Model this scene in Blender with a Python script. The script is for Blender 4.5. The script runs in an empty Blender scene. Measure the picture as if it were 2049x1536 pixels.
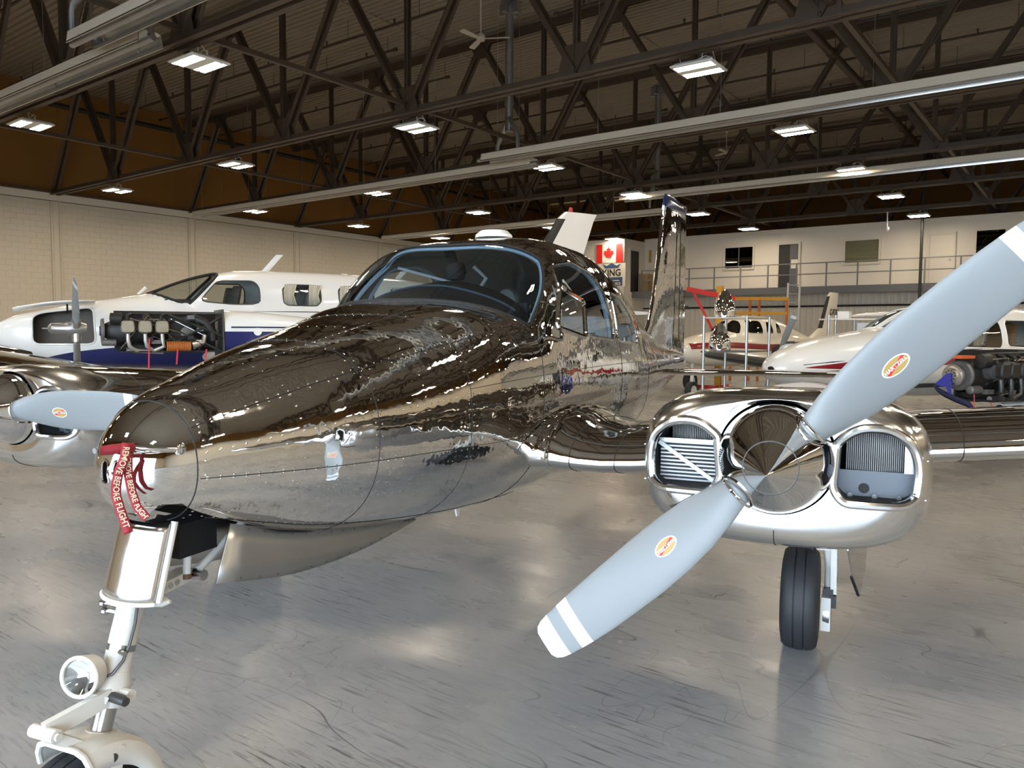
import bpy, bmesh, math, random
import numpy as np
from mathutils import Vector, Matrix
random.seed(7); rng = np.random.RandomState(5)
SC = bpy.context.scene
COL = SC.collection
PI = math.pi
# ------------------------------------------------------------------ camera
IMG_W, IMG_H, F_PX = 2049., 1536., 1556.
CAM_H = 1.626
cam = bpy.data.cameras.new('camera'); cam_o = bpy.data.objects.new('camera', cam); COL.objects.link(cam_o)
cam.sensor_fit = 'HORIZONTAL'; cam.sensor_width = 36.0; cam.lens = F_PX / IMG_W * 36.0
cam.clip_start = .05; cam.clip_end = 300
cam_o.matrix_world = (Matrix.Translation((0, 0, CAM_H)) @ Matrix.Rotation(math.radians(36.9), 4, 'Z')
                      @ Matrix.Rotation(math.radians(90 - 3.9), 4, 'X') @ Matrix.Rotation(math.radians(.28), 4, 'Z'))
SC.camera = cam_o
# ------------------------------------------------------------------ light and exposure
SC.view_settings.view_transform = 'Standard'; SC.view_settings.look = 'None'
SC.view_settings.gamma = 1; SC.view_settings.use_curve_mapping = False
SC.view_settings.exposure = 0.0
SC.cycles.sample_clamp_indirect = 4.0; SC.cycles.blur_glossy = 2.0
wd = bpy.data.worlds.new('sky'); SC.world = wd; wd.use_nodes = True
_bg = wd.node_tree.nodes['Background']; _bg.inputs[0].default_value = (.68, .83, 1.0, 1); _bg.inputs[1].default_value = 14.0
# the open hangar door behind the camera: a portal only tells the renderer where the daylight comes in
DOOR_X0, DOOR_X1, DOOR_H, FRONT_Y = -8.0, 11.0, 5.4, -8.0
pl = bpy.data.lights.new('door_portal', 'AREA'); pl.shape = 'RECTANGLE'; pl.size = DOOR_X1 - DOOR_X0; pl.size_y = DOOR_H
pl.cycles.is_portal = True
po = bpy.data.objects.new('door_portal', pl); COL.objects.link(po)
po.location = ((DOOR_X0 + DOOR_X1) / 2, FRONT_Y - .05, DOOR_H / 2); po.rotation_euler = (math.radians(-90), 0, 0)
LAMP_STRENGTH = 135.0

# ------------------------------------------------------------------ materials
MATS = {}
def mat(name, col, rough=.5, metal=0., bump=0., bscale=8., var=0., vscale=3., spec=.5, coat=0., stretch=None, bdist=.01):
    if name in MATS: return MATS[name]
    m = bpy.data.materials.new(name); m.use_nodes = True; nt = m.node_tree; N = nt.nodes; Lk = nt.links
    b = N['Principled BSDF']
    b.inputs['Base Color'].default_value = (*col, 1); b.inputs['Roughness'].default_value = rough
    b.inputs['Metallic'].default_value = metal; b.inputs['Specular IOR Level'].default_value = spec
    b.inputs['Coat Weight'].default_value = coat; b.inputs['Coat Roughness'].default_value = .05
    tc = N.new('ShaderNodeTexCoord'); mp = N.new('ShaderNodeMapping'); Lk.new(tc.outputs['Object'], mp.inputs['Vector'])
    if stretch: mp.inputs['Scale'].default_value = stretch
    if var:
        n = N.new('ShaderNodeTexNoise'); n.inputs['Scale'].default_value = vscale; n.inputs['Detail'].default_value = 5
        Lk.new(mp.outputs[0], n.inputs['Vector'])
        r = N.new('ShaderNodeMapRange'); r.inputs['To Min'].default_value = 1 - var; r.inputs['To Max'].default_value = 1 + var
        Lk.new(n.outputs['Fac'], r.inputs['Value'])
        mx = N.new('ShaderNodeMix'); mx.data_type = 'RGBA'; mx.blend_type = 'MULTIPLY'; mx.inputs['Factor'].default_value = 1
        mx.inputs['A'].default_value = (*col, 1); Lk.new(r.outputs[0], mx.inputs['B'])
        Lk.new(mx.outputs['Result'], b.inputs['Base Color'])
    if bump:
        n2 = N.new('ShaderNodeTexNoise'); n2.inputs['Scale'].default_value = bscale; n2.inputs['Detail'].default_value = 2
        Lk.new(mp.outputs[0], n2.inputs['Vector'])
        bp = N.new('ShaderNodeBump'); bp.inputs['Strength'].default_value = bump; bp.inputs['Distance'].default_value = bdist
        Lk.new(n2.outputs['Fac'], bp.inputs['Height']); Lk.new(bp.outputs[0], b.inputs['Normal'])
    MATS[name] = m; return m
def emit(name, col, s):
    m = bpy.data.materials.new(name); m.use_nodes = True; b = m.node_tree.nodes['Principled BSDF']
    b.inputs['Base Color'].default_value = (.8, .8, .8, 1)
    b.inputs['Emission Color'].default_value = (*col, 1); b.inputs['Emission Strength'].default_value = s
    m.cycles.emission_sampling = 'FRONT'
    MATS[name] = m; return m
def glass(name, tint=(.75, .82, .85), ior=1.45, rough=.01, refl=1.):
    m = bpy.data.materials.new(name); m.use_nodes = True; nt = m.node_tree; N = nt.nodes; Lk = nt.links
    for n in list(N):
        if n.type == 'BSDF_PRINCIPLED': N.remove(n)
    t = N.new('ShaderNodeBsdfTransparent'); t.inputs[0].default_value = (*tint, 1)
    g = N.new('ShaderNodeBsdfGlossy'); g.inputs['Roughness'].default_value = rough
    g.inputs['Color'].default_value = (refl, refl, refl, 1)
    lw = N.new('ShaderNodeLayerWeight'); lw.inputs['Blend'].default_value = .5      # facing: same from both sides
    pw = N.new('ShaderNodeMath'); pw.operation = 'POWER'; pw.inputs[1].default_value = 5; Lk.new(lw.outputs['Facing'], pw.inputs[0])
    f0 = ((ior - 1) / (ior + 1)) ** 2 * 1.6
    fr = N.new('ShaderNodeMapRange'); fr.inputs['To Min'].default_value = f0; fr.inputs['To Max'].default_value = 1; Lk.new(pw.outputs[0], fr.inputs['Value'])
    mx = N.new('ShaderNodeMixShader'); Lk.new(fr.outputs[0], mx.inputs[0]); Lk.new(t.outputs[0], mx.inputs[1]); Lk.new(g.outputs[0], mx.inputs[2])
    Lk.new(mx.outputs[0], N['Material Output'].inputs[0])
    MATS[name] = m; return m
def chrome(name, col, rough, w1, w2, s1=2.2, s2=9.):
    """polished sheet aluminium: two scales of panel waviness and faint polishing haze"""
    m = bpy.data.materials.new(name); m.use_nodes = True; nt = m.node_tree; N = nt.nodes; Lk = nt.links
    b = N['Principled BSDF']; b.inputs['Base Color'].default_value = (*col, 1); b.inputs['Metallic'].default_value = 1
    tc = N.new('ShaderNodeTexCoord')
    n1 = N.new('ShaderNodeTexNoise'); n1.inputs['Scale'].default_value = s1; n1.inputs['Detail'].default_value = 1
    n2 = N.new('ShaderNodeTexNoise'); n2.inputs['Scale'].default_value = s2; n2.inputs['Detail'].default_value = 2
    n3 = N.new('ShaderNodeTexNoise'); n3.inputs['Scale'].default_value = 5; n3.inputs['Detail'].default_value = 6
    for n in (n1, n2, n3): Lk.new(tc.outputs['Object'], n.inputs['Vector'])
    b1 = N.new('ShaderNodeBump'); b1.inputs['Strength'].default_value = 1; b1.inputs['Distance'].default_value = w1
    b2 = N.new('ShaderNodeBump'); b2.inputs['Strength'].default_value = 1; b2.inputs['Distance'].default_value = w2
    Lk.new(n1.outputs['Fac'], b1.inputs['Height']); Lk.new(n2.outputs['Fac'], b2.inputs['Height'])
    Lk.new(b1.outputs[0], b2.inputs['Normal']); Lk.new(b2.outputs[0], b.inputs['Normal'])
    r = N.new('ShaderNodeMapRange'); r.inputs['From Min'].default_value = .35; r.inputs['From Max'].default_value = .75
    r.inputs['To Min'].default_value = rough * .6; r.inputs['To Max'].default_value = rough * 1.6
    Lk.new(n3.outputs['Fac'], r.inputs['Value']); Lk.new(r.outputs[0], b.inputs['Roughness'])
    MATS[name] = m; return m

chrome('polished_skin', (.80, .785, .76), .035, .006, .0020, 2.6, 11.)
chrome('polished_cowl', (.82, .82, .81), .17, .005, .0008)
chrome('polished_smooth', (.82, .81, .79), .03, .002, .0003)
chrome('polished_wing', (.80, .79, .77), .05, .0022, .0006)
mat('aluminium', (.62, .62, .62), .32, 1, var=.1)
mat('steel', (.50, .50, .50), .22, 1, var=.12)
mat('dark_steel', (.10, .10, .10), .45, .8, var=.2)
mat('gear_white', (.60, .585, .545), .38, var=.06, vscale=12, bump=.1, bscale=30)
mat('white_paint', (.80, .80, .78), .22, coat=.5, var=.02)
mat('cream_paint', (.74, .69, .58), .25, coat=.4, var=.03)
mat('blade_grey', (.215, .228, .232), .42, var=.03, vscale=5, bump=.03, bscale=60)
mat('blade_white', (.62, .64, .64), .42, var=.03)
mat('blade_black', (.02, .02, .022), .5)
mat('tyre', (.018, .019, .021), .62, bump=.1, bscale=60)
mat('black', (.008, .008, .009), .7)
mat('black_gloss', (.012, .012, .014), .25)
mat('boot_rubber', (.012, .012, .013), .45)
mat('navy', (.012, .018, .105), .22, coat=.4)
mat('navy_line', (.012, .02, .06), .25)
mat('tip_blue', (.012, .035, .14), .15, coat=.6)
mat('maroon', (.22, .012, .018), .25, coat=.3)
mat('red_paint', (.55, .012, .012), .4)
mat('red_tape', (.62, .03, .05), .6)
mat('pink_tape', (.85, .06, .13), .6)
mat('red_strap', (.25, .012, .02), .75, bump=.2, bscale=120)
mat('strap_text', (.60, .46, .31), .7)
mat('gold_decal', (.42, .27, .08), .45)
mat('decal_red', (.62, .02, .04), .45)
mat('truss_brown', (.070, .047, .031), .55, var=.25, vscale=2)
mat('pipe_brown', (.05, .032, .024), .5, var=.2)
mat('pipe_black', (.012, .012, .013), .5)
mat('orange_pipe', (.42, .11, .02), .5)
mat('deck_metal', (.27, .22, .165), .5, .1, var=.12, vscale=.5)
mat('orange_wall', (.235, .105, .018), .75, var=.12, vscale=.6)
mat('block_paint', (.60, .535, .43), .6, var=.03, vscale=1.2, bump=.25, bscale=55, bdist=.003)
mat('tan_wall', (.70, .635, .53), .6, var=.02, vscale=1)
mat('office_wall', (.74, .665, .56), .55, var=.02, vscale=1)
mat('siding', (.60, .555, .47), .45, var=.03)
mat('mezz_grey', (.105, .105, .11), .55)
mat('rail_grey', (.15, .15, .155), .5)
mat('heater_tan', (.62, .54, .43), .45, var=.05)
mat('heater_alu', (.70, .71, .72), .22, 1, var=.06)
mat('galvanised', (.42, .43, .44), .35, .9, var=.2, vscale=6)
mat('fixture_white', (.78, .77, .74), .5)
mat('wire_white', (.72, .68, .58), .5)
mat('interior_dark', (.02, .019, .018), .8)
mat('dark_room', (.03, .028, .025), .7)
mat('cabin_liner', (.30, .30, .29), .75, var=.08)
mat('seat_cloth', (.42, .42, .41), .85, var=.1, bump=.2, bscale=40)
mat('seat_light', (.60, .66, .70), .8, var=.05)
mat('seat_blue', (.05, .07, .10), .8)
mat('frame_daylit', (.42, .55, .68), .5)  # pale inner trim with the daylight's blue put into its colour
mat('glareshield', (.010, .011, .013), .55, bump=.25, bscale=25)
mat('curtain', (.58, .53, .44), .85, var=.1)
mat('engine_dark', (.022, .021, .020), .5, .3, var=.5, vscale=14)
mat('engine_grey', (.16, .155, .15), .5, .5, var=.4, vscale=18)
mat('valve_cover', (.33, .29, .22), .45, .6, var=.25, vscale=14)
mat('exhaust', (.50, .49, .47), .45, .8, var=.15)
mat('filter_orange', (.40, .12, .02), .6)
mat('cover_blue', (.035, .035, .30), .7)
mat('cover_navy', (.012, .016, .05), .8)
mat('scaffold_yellow', (.55, .27, .02), .5)
mat('wood', (.30, .20, .10), .7)
mat('ladder_alu', (.55, .55, .54), .4, .7)
mat('flag_red', (.62, .008, .006), .7)
mat('flag_white', (.78, .72, .62), .7)
mat('sign_black', (.012, .012, .012), .6)
mat('sign_blue', (.035, .08, .17), .6)
mat('fan_white', (.55, .50, .42), .5)
mat('oil_brown', (.14, .07, .03), .5)
mat('cream_blind', (.55, .44, .25), .7)
mat('cooler_alu', (.38, .38, .38), .45, .6)
mat('baffle_grey', (.10, .11, .125), .45, .3)
mat('door_metal', (.50, .49, .47), .38, 1, var=.12, vscale=6)
mat('locker_dark', (.085, .07, .055), .6, var=.3, vscale=6)
mat('seat_dark', (.06, .058, .055), .8)
mat('orange_seal', (.55, .10, .03), .6)
mat('scaffold_orange', (.45, .12, .02), .5)
emit('led_strip', (1.0, .85, .64), LAMP_STRENGTH)
mat('beacon_red', (.5, .02, .01), .25)
mat('lens_clear', (.75, .77, .78), .05, .6)
glass('cabin_glass', (.62, .68, .70), 1.5)
glass('clear_glass', (.78, .82, .82), 1.5)
glass('office_glass', (.25, .25, .24), 1.6)

# ------------------------------------------------------------------ mesh helpers
def tag(o, label=None, cat=None, group=None, kind=None):
    if label: o['label'] = label
    if cat: o['category'] = cat
    if group: o['group'] = group
    if kind: o['kind'] = kind
    return o
def empty(name, loc=(0, 0, 0), rz=0., parent=None):
    o = bpy.data.objects.new(name, None); COL.objects.link(o); o.location = loc; o.rotation_euler = (0, 0, rz); o.empty_display_size = .2
    if parent: o.parent = parent
    return o
def obj(name, me, parent=None):
    o = bpy.data.objects.new(name, me); COL.objects.link(o)
    if parent: o.parent = parent
    return o
def shade(me, ang=35):
    me.polygons.foreach_set('use_smooth', [True] * len(me.polygons))
    me.set_sharp_from_angle(angle=math.radians(ang)); me.update()
class MB:
    """collects geometry for ONE mesh object; f(p) optionally maps every point"""
    def __init__(s): s.v = []; s.f = []; s.mi = []; s.m = 0
    def add(s, vs, fs):
        o = len(s.v); s.v += [tuple(float(c) for c in p) for p in vs]
        s.f += [tuple(i + o for i in q) for q in fs]; s.mi += [s.m] * len(fs)
    def box(s, c, d, R=None):
        c = Vector(c); hx, hy, hz = d[0] / 2, d[1] / 2, d[2] / 2
        vs = [Vector((x, y, z)) for x in (-hx, hx) for y in (-hy, hy) for z in (-hz, hz)]
        if R is not None: vs = [R @ p for p in vs]
        s.add([c + p for p in vs], [(0, 1, 3, 2), (4, 6, 7, 5), (0, 4, 5, 1), (2, 3, 7, 6), (0, 2, 6, 4), (1, 5, 7, 3)]); return s
    def bar(s, a, b, w, h=None, up=(0, 0, 1)):
        a, b = Vector(a), Vector(b); d = (b - a); L = d.length; d.normalize(); up = Vector(up)
        x = d.cross(up)
        if x.length < 1e-4: x = d.cross(Vector((1, 0, 0)))
        x.normalize(); y = x.cross(d)
        h = h or w
        vs = [p + x * sx * w / 2 + y * sy * h / 2 for p in (a, b) for sx, sy in ((-1, -1), (1, -1), (1, 1), (-1, 1))]
        s.add(vs, [(0, 3, 2, 1), (4, 5, 6, 7), (0, 1, 5, 4), (1, 2, 6, 5), (2, 3, 7, 6), (3, 0, 4, 7)]); return s
    def tube(s, pts, r, n=10, cap=True, closed=False):
        pts = [Vector(p) for p in pts]; m = len(pts); rr = r if hasattr(r, '__len__') else [r] * m
        rings = []; ref = None
        for i, p in enumerate(pts):
            if closed: t = (pts[(i + 1) % m] - pts[i - 1])
            else: t = (pts[min(i + 1, m - 1)] - pts[max(i - 1, 0)])
            t.normalize()
            if ref is None:
                ref = t.orthogonal().normalized()
            ref = (ref - t * ref.dot(t)).normalized(); bi = t.cross(ref)
            rings.append([p + (ref * math.cos(a) + bi * math.sin(a)) * rr[i] for a in [2 * PI * k / n for k in range(n)]])
        s.loft(rings, cap=cap and not closed, wrap=closed); return s
    def loft(s, rings, cap=True, wrap=False, ring_closed=True):
        n = len(rings[0]); m = len(rings); vs = [p for r in rings for p in r]; fs = []
        for i in range(m if wrap else m - 1):
            j = (i + 1) % m
            for k in range(n if ring_closed else n - 1):
                l = (k + 1) % n
                fs.append((i * n + k, i * n + l, j * n + l, j * n + k))
        if cap:
            fs.append(tuple(range(n))[::-1]); fs.append(tuple((m - 1) * n + k for k in range(n)))
        s.add(vs, fs); return s
    def lathe(s, prof, n=24, axis='z', at=(0, 0, 0), cap=True, R=None):
        rings = []
        for (r, h) in prof:
            ring = []
            for k in range(n):
                a = 2 * PI * k / n; c, q = r * math.cos(a), r * math.sin(a)
                p = {'z': (c, q, h), 'y': (q, h, c), 'x': (h, c, q)}[axis]
                p = Vector(p)
                if R is not None: p = R @ p
                ring.append(p + Vector(at))
            rings.append(ring)
        s.loft(rings, cap=cap); return s
    def prism(s, poly, thick, f):
        """poly: 2-D outline; f(u, v, w) -> point; w runs 0..thick"""
        n = len(poly); vs = [f(u, v, 0) for u, v in poly] + [f(u, v, thick) for u, v in poly]
        fs = [tuple(range(n))[::-1], tuple(range(n, 2 * n))] + [(i, (i + 1) % n, n + (i + 1) % n, n + i) for i in range(n)]
        s.add(vs, fs); return s
    def mesh(s, name, mats, ang=35, smooth=True):
        me = bpy.data.meshes.new(name); me.from_pydata(s.v, [], s.f); me.update()
        for m in (mats if isinstance(mats, (list, tuple)) else [mats]): me.materials.append(MATS[m] if isinstance(m, str) else m)
        if any(s.mi): me.polygons.foreach_set('material_index', s.mi)
        bm = bmesh.new(); bm.from_mesh(me); bmesh.ops.recalc_face_normals(bm, faces=bm.faces); bm.to_mesh(me); bm.free()
        if smooth: shade(me, ang)
        return me
    def build(s, name, mats, parent=None, ang=35, smooth=True, label=None, kind=None):
        o = obj(name, s.mesh(name, mats, ang, smooth), parent)
        return tag(o, label, kind=kind)
def kids(o): return [c for c in bpy.data.objects if c.parent == o]
def copy_tree(o, parent=None):
    c = o.copy(); COL.objects.link(c); c.parent = parent
    for ch in kids(o): copy_tree(ch, c)
    return c
def pchip(x, y):
    x = np.asarray(x, float); y = np.asarray(y, float); h = np.diff(x); d = np.diff(y) / h; n = len(x); m = np.zeros(n)
    for i in range(1, n - 1):
        if d[i - 1] * d[i] > 0:
            w1 = 2 * h[i] + h[i - 1]; w2 = h[i] + 2 * h[i - 1]; m[i] = (w1 + w2) / (w1 / d[i - 1] + w2 / d[i])
    m[0] = d[0]; m[-1] = d[-1]
    def f(t):
        t = np.asarray(t, float); i = np.clip(np.searchsorted(x, t) - 1, 0, n - 2); s = np.clip((t - x[i]) / h[i], 0, 1)
        return (y[i] * (1 + 2 * s) * (1 - s) ** 2 + m[i] * h[i] * s * (1 - s) ** 2 + y[i + 1] * s * s * (3 - 2 * s) + m[i + 1] * h[i] * s * s * (s - 1))
    return f
def sdf_poly(px, py, poly):
    """signed distance to a 2-D polygon, positive inside (vectorised)"""
    P = np.asarray(poly, float); n = len(P); d = np.full(px.shape, 1e9); ins = np.zeros(px.shape, bool)
    for i in range(n):
        a, b = P[i], P[(i + 1) % n]; e = b - a
        t = np.clip(((px - a[0]) * e[0] + (py - a[1]) * e[1]) / (e @ e), 0, 1)
        d = np.minimum(d, np.hypot(px - a[0] - t * e[0], py - a[1] - t * e[1]))
        c = ((a[1] > py) != (b[1] > py)) & (px < (b[0] - a[0]) * (py - a[1]) / (b[1] - a[1] + 1e-12) + a[0]); ins ^= c
    return np.where(ins, d, -d)
def round_poly(poly, r, n=6):
    """round the corners of a 2-D outline"""
    out = []; m = len(poly)
    for i in range(m):
        p0, p, p1 = (Vector(poly[i - 1]), Vector(poly[i]), Vector(poly[(i + 1) % m]))
        a = (p0 - p); b = (p1 - p); ra = min(r, a.length * .45, b.length * .45); a = p + a.normalized() * ra; b = p + b.normalized() * ra
        for k in range(n + 1):
            t = k / n; q = a * (1 - t) ** 2 + p * 2 * t * (1 - t) + b * t * t; out.append((q.x, q.y))
    return out
def split(V, T, F):
    """cut triangles along F=0; returns (Vall, inside faces, outside faces, boundary edges)"""
    V = [tuple(p) for p in V]; F = np.asarray(F); ins, out, cut, ce = [], [], {}, []
    def mid(a, b):
        k = (a, b) if a < b else (b, a)
        if k not in cut:
            t = F[k[0]] / (F[k[0]] - F[k[1]]); p, q = V[k[0]], V[k[1]]
            V.append(tuple(p[i] + (q[i] - p[i]) * t for i in range(3))); cut[k] = len(V) - 1
        return cut[k]
    S = F > 0; T = np.asarray(T); ns = S[T].sum(1)
    ins += [tuple(t) for t in T[ns == 3]]; out += [tuple(t) for t in T[ns == 0]]
    for t, k in zip(T[(ns > 0) & (ns < 3)], ns[(ns > 0) & (ns < 3)]):
        t = list(t); want = (k == 1)
        while S[t[0]] != want or (S[t[1]] == want): t = t[1:] + t[:1]
        a, b, c = t; m, n = mid(a, b), mid(a, c)
        (ins if want else out).append((a, m, n)); (out if want else ins).append((m, b, c, n)); ce.append((m, n))
    return V, ins, out, ce
def tris_of(fs):
    r = []
    for q in fs:
        for i in range(1, len(q) - 1): r.append((q[0], q[i], q[i + 1]))
    return r
def sub_mesh(name, V, fs, mats, ang=40):
    used = sorted({i for q in fs for i in q}); mp = {j: k for k, j in enumerate(used)}
    me = bpy.data.meshes.new(name); me.from_pydata([V[i] for i in used], [], [tuple(mp[i] for i in q) for q in fs]); me.update()
    me.materials.append(MATS[mats]); shade(me, ang); return me
def loops(edges):
    nb = {}
    for a, b in edges: nb.setdefault(a, []).append(b); nb.setdefault(b, []).append(a)
    seen = set(); res = []
    for s in nb:
        if s in seen: continue
        lp = [s]; seen.add(s); cur = s
        while True:
            nx = [q for q in nb[cur] if q not in seen]
            if not nx: break
            cur = nx[0]; seen.add(cur); lp.append(cur)
        res.append(lp)
    return res
def resample(pts, n, closed=True):
    P = np.array(pts); 
    if closed: P = np.vstack([P, P[:1]])
    s = np.r_[0, np.cumsum(np.linalg.norm(np.diff(P, axis=0), axis=1))]; t = np.linspace(0, s[-1], n + 1 if closed else n)
    Q = np.stack([np.interp(t, s, P[:, i]) for i in range(3)], 1)
    return [tuple(q) for q in (Q[:-1] if closed else Q)]
def text_mesh(txt, size=1., extrude=0., bold=0.):
    cu = bpy.data.curves.new('lettering', 'FONT'); cu.body = txt; cu.size = size; cu.align_x = 'CENTER'; cu.align_y = 'CENTER'; cu.offset = bold
    cu.extrude = extrude; cu.resolution_u = 3
    o = bpy.data.objects.new('lettering', cu); COL.objects.link(o); dg = bpy.context.evaluated_depsgraph_get(); dg.update()
    me = bpy.data.meshes.new_from_object(o.evaluated_get(dg)); bpy.data.objects.remove(o); bpy.data.curves.remove(cu)
    return me
def text_obj(name, txt, size, m, f, parent=None, bold=0., sx=1.):
    """flat lettering; f(u, v) -> point in the parent's space"""
    me = text_mesh(txt, size, 0, bold)
    for v in me.vertices: v.co = Vector(f(v.co.x * sx, v.co.y))
    me.materials.clear(); me.materials.append(MATS[m]); me.update()
    return obj(name, me, parent)
# ================================================================== the hangar
WX, RX, BY = -29.9, 17.0, 44.0            # left wall, right wall, back wall
WALL_H, DECK_Z = 6.40, 10.13
TY = [2.12 + 5.23 * k for k in range(8)]   # trusses
def structure(o): o['kind'] = 'structure'; return o
def concrete():
    m = bpy.data.materials.new('polished_concrete'); m.use_nodes = True; nt = m.node_tree; N = nt.nodes; Lk = nt.links
    b = N['Principled BSDF']; tc = N.new('ShaderNodeTexCoord')
    def noise(scale, detail=4, stretch=None, rot=0., rough=.5):
        mp = N.new('ShaderNodeMapping'); Lk.new(tc.outputs['Object'], mp.inputs['Vector'])
        if stretch: mp.inputs['Scale'].default_value = stretch
        mp.inputs['Rotation'].default_value = (0, 0, rot)
        n = N.new('ShaderNodeTexNoise'); n.inputs['Scale'].default_value = scale; n.inputs['Detail'].default_value = detail
        n.inputs['Roughness'].default_value = rough
        Lk.new(mp.outputs[0], n.inputs['Vector']); return n.outputs['Fac']
    def math_(op, a, c=None):
        n = N.new('ShaderNodeMath'); n.operation = op; n.use_clamp = False
        for i, q in enumerate((a, c)):
            if q is None: continue
            if isinstance(q, (int, float)): n.inputs[i].default_value = q
            else: Lk.new(q, n.inputs[i])
        return n.outputs[0]
    def rng_(v, a, c, lo=0., hi=1.):
        n = N.new('ShaderNodeMapRange'); n.inputs['From Min'].default_value = a; n.inputs['From Max'].default_value = c
        n.inputs['To Min'].default_value = lo; n.inputs['To Max'].default_value = hi; Lk.new(v, n.inputs['Value']); return n.outputs[0]
    def line(scale, width, stretch=None, rot=0., detail=1.):
        v = math_('ABSOLUTE', math_('SUBTRACT', noise(scale, detail, stretch, rot), .5)); return rng_(v, 0, width, 1, 0)
    cr = N.new('ShaderNodeValToRGB'); e = cr.color_ramp.elements
    e[0].position = .3; e[0].color = (.28, .278, .275, 1); e[1].position = .7; e[1].color = (.37, .365, .357, 1)
    Lk.new(noise(.45, 3), cr.inputs[0])
    fine = rng_(noise(7, 6, (1, 3, 1), .9, .6), .2, .8, .86, 1.10)
    l1 = math_('MULTIPLY', line(.8, .0016, (.45, 2.2, 1), .75), rng_(noise(.9, 2), .42, .55))
    l2 = math_('MULTIPLY', line(2.4, .0028, (1.6, .6, 1), 2.1, 2), rng_(noise(.8, 2), .55, .66))
    l3 = math_('MULTIPLY', line(.55, .0008, (3, .7, 1), 1.2), .6)
    d1 = math_('MULTIPLY', rng_(noise(2.6, 3, (1.2, 22, 1), .95, .5), .575, .66), rng_(noise(1.1, 2), .45, .65, .22, .95))
    d2 = math_('MULTIPLY', rng_(noise(2.2, 3, (1.0, 26, 1), 2.3, .5), .595, .67), rng_(noise(.6, 2), .5, .7, 0, .6))
    d3 = math_('MULTIPLY', rng_(noise(5, 4, (1.3, 14, 1), 1.3, .5), .56, .68), rng_(noise(.45, 2), .52, .66, 0, .7))
    spots = math_('MULTIPLY', rng_(noise(16, 1), .80, .83), .8)
    dark = l1
    for q in (l2, l3, d1, d2, d3, spots): dark = math_('MAXIMUM', dark, q)
    mul = N.new('ShaderNodeMix'); mul.data_type = 'RGBA'; mul.blend_type = 'MULTIPLY'; mul.inputs['Factor'].default_value = 1
    Lk.new(cr.outputs[0], mul.inputs['A']); Lk.new(fine, mul.inputs['B'])
    mx = N.new('ShaderNodeMix'); mx.data_type = 'RGBA'; Lk.new(mul.outputs['Result'], mx.inputs['A']); mx.inputs['B'].default_value = (.05, .048, .046, 1)
    Lk.new(math_('MULTIPLY', dark, .9), mx.inputs['Factor']); Lk.new(mx.outputs['Result'], b.inputs['Base Color'])
    Lk.new(rng_(noise(1.6, 4, (1, 2, 1), .4), .3, .7, .22, .36), b.inputs['Roughness'])
    bp = N.new('ShaderNodeBump'); bp.inputs['Distance'].default_value = .0008; bp.inputs['Strength'].default_value = .3
    Lk.new(noise(9, 2, (1, 2.5, 1), .5), bp.inputs['Height']); Lk.new(bp.outputs[0], b.inputs['Normal'])
    b.inputs['Specular IOR Level'].default_value = .6
    MATS['polished_concrete'] = m
concrete()
mat('apron', (.42, .41, .39), .8, var=.08, vscale=.4)
f = MB(); f.box(((WX + RX) / 2, (FRONT_Y + BY) / 2, -.05), (RX - WX, BY - FRONT_Y, .1)); structure(f.build('floor', 'polished_concrete', smooth=False))
f = MB(); f.box((5, FRONT_Y - 30, -.06), (120, 60, .1)); structure(tag(f.build('ground', 'apron', smooth=False), 'pale concrete apron outside the open hangar door', 'apron'))
# roof deck: ribs run along X
f = MB(); prof = []; y = FRONT_Y; p = .2
while y < BY:
    prof += [(y, 0), (y + .07, 0), (y + .09, .045), (y + .18, .045)]; y += p
for i in range(len(prof) - 1):
    (a, za), (b2, zb) = prof[i], prof[i + 1]
    f.add([(WX, a, DECK_Z + za), (RX, a, DECK_Z + za), (RX, b2, DECK_Z + zb), (WX, b2, DECK_Z + zb)], [(0, 1, 2, 3)])
me = bpy.data.meshes.new('ceiling'); me.from_pydata(f.v, [], f.f); me.materials.append(MATS['deck_metal']); ceiling = structure(obj('ceiling', me))
for k in range(9):
    g = MB(); g.box((WX + 3.4 + k * 5.2, (FRONT_Y + BY) / 2, DECK_Z - .012), (.05, BY - FRONT_Y, .012)); g.build('deck_seam', 'deck_metal', ceiling, smooth=False)
# left wall
f = MB(); f.box((WX - .12, (FRONT_Y + BY) / 2, WALL_H / 2), (.2, BY - FRONT_Y, WALL_H)); wl = structure(f.build('wall_left', 'block_paint', smooth=False))
blk = MB(); blk.box((0, 0, 0), (.05, .397, .197)); bme = blk.mesh('block', 'block_paint', smooth=False)
cells = []
for r in range(32):
    yy = FRONT_Y + .2 + (.2 if r % 2 else 0)
    while yy < BY:
        cells.append((yy, r * .2 + .1)); yy += .4
vis = sorted([c for c in cells if c[0] > 11.0 and c[1] > 2.7], key=lambda c: (c[0]) ** 2)[:300]; visset = set(vis)
for (yy, zz) in vis:
    o = obj('block', bme, wl); o.location = (WX + (0 if 1 else 0) + random.uniform(-.0015, .0015), yy, zz)
g = MB()
for (yy, zz) in cells:
    if (yy, zz) not in visset: g.box((WX + random.uniform(-.0015, .0015), yy, zz), (.05, .397, .197))
g.build('block_courses', 'block_paint', wl, smooth=False, kind='stuff')
for y in TY:
    if y < 5: continue
    g = MB(); g.box((WX + .06, y + .05, WALL_H / 2), (.08, .34, WALL_H)); g.build('pilaster', 'block_paint', wl, smooth=False)
    g = MB(); g.tube([(WX + .13, y + .16, 0), (WX + .13, y + .16, 6.0), (WX + .15, y + .12, 6.2)], .022, 8); g.tube([(WX + .12, y - .06, 0), (WX + .12, y - .06, 6.1)], .014, 6)
    g.build('conduit', 'block_paint', wl)
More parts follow.
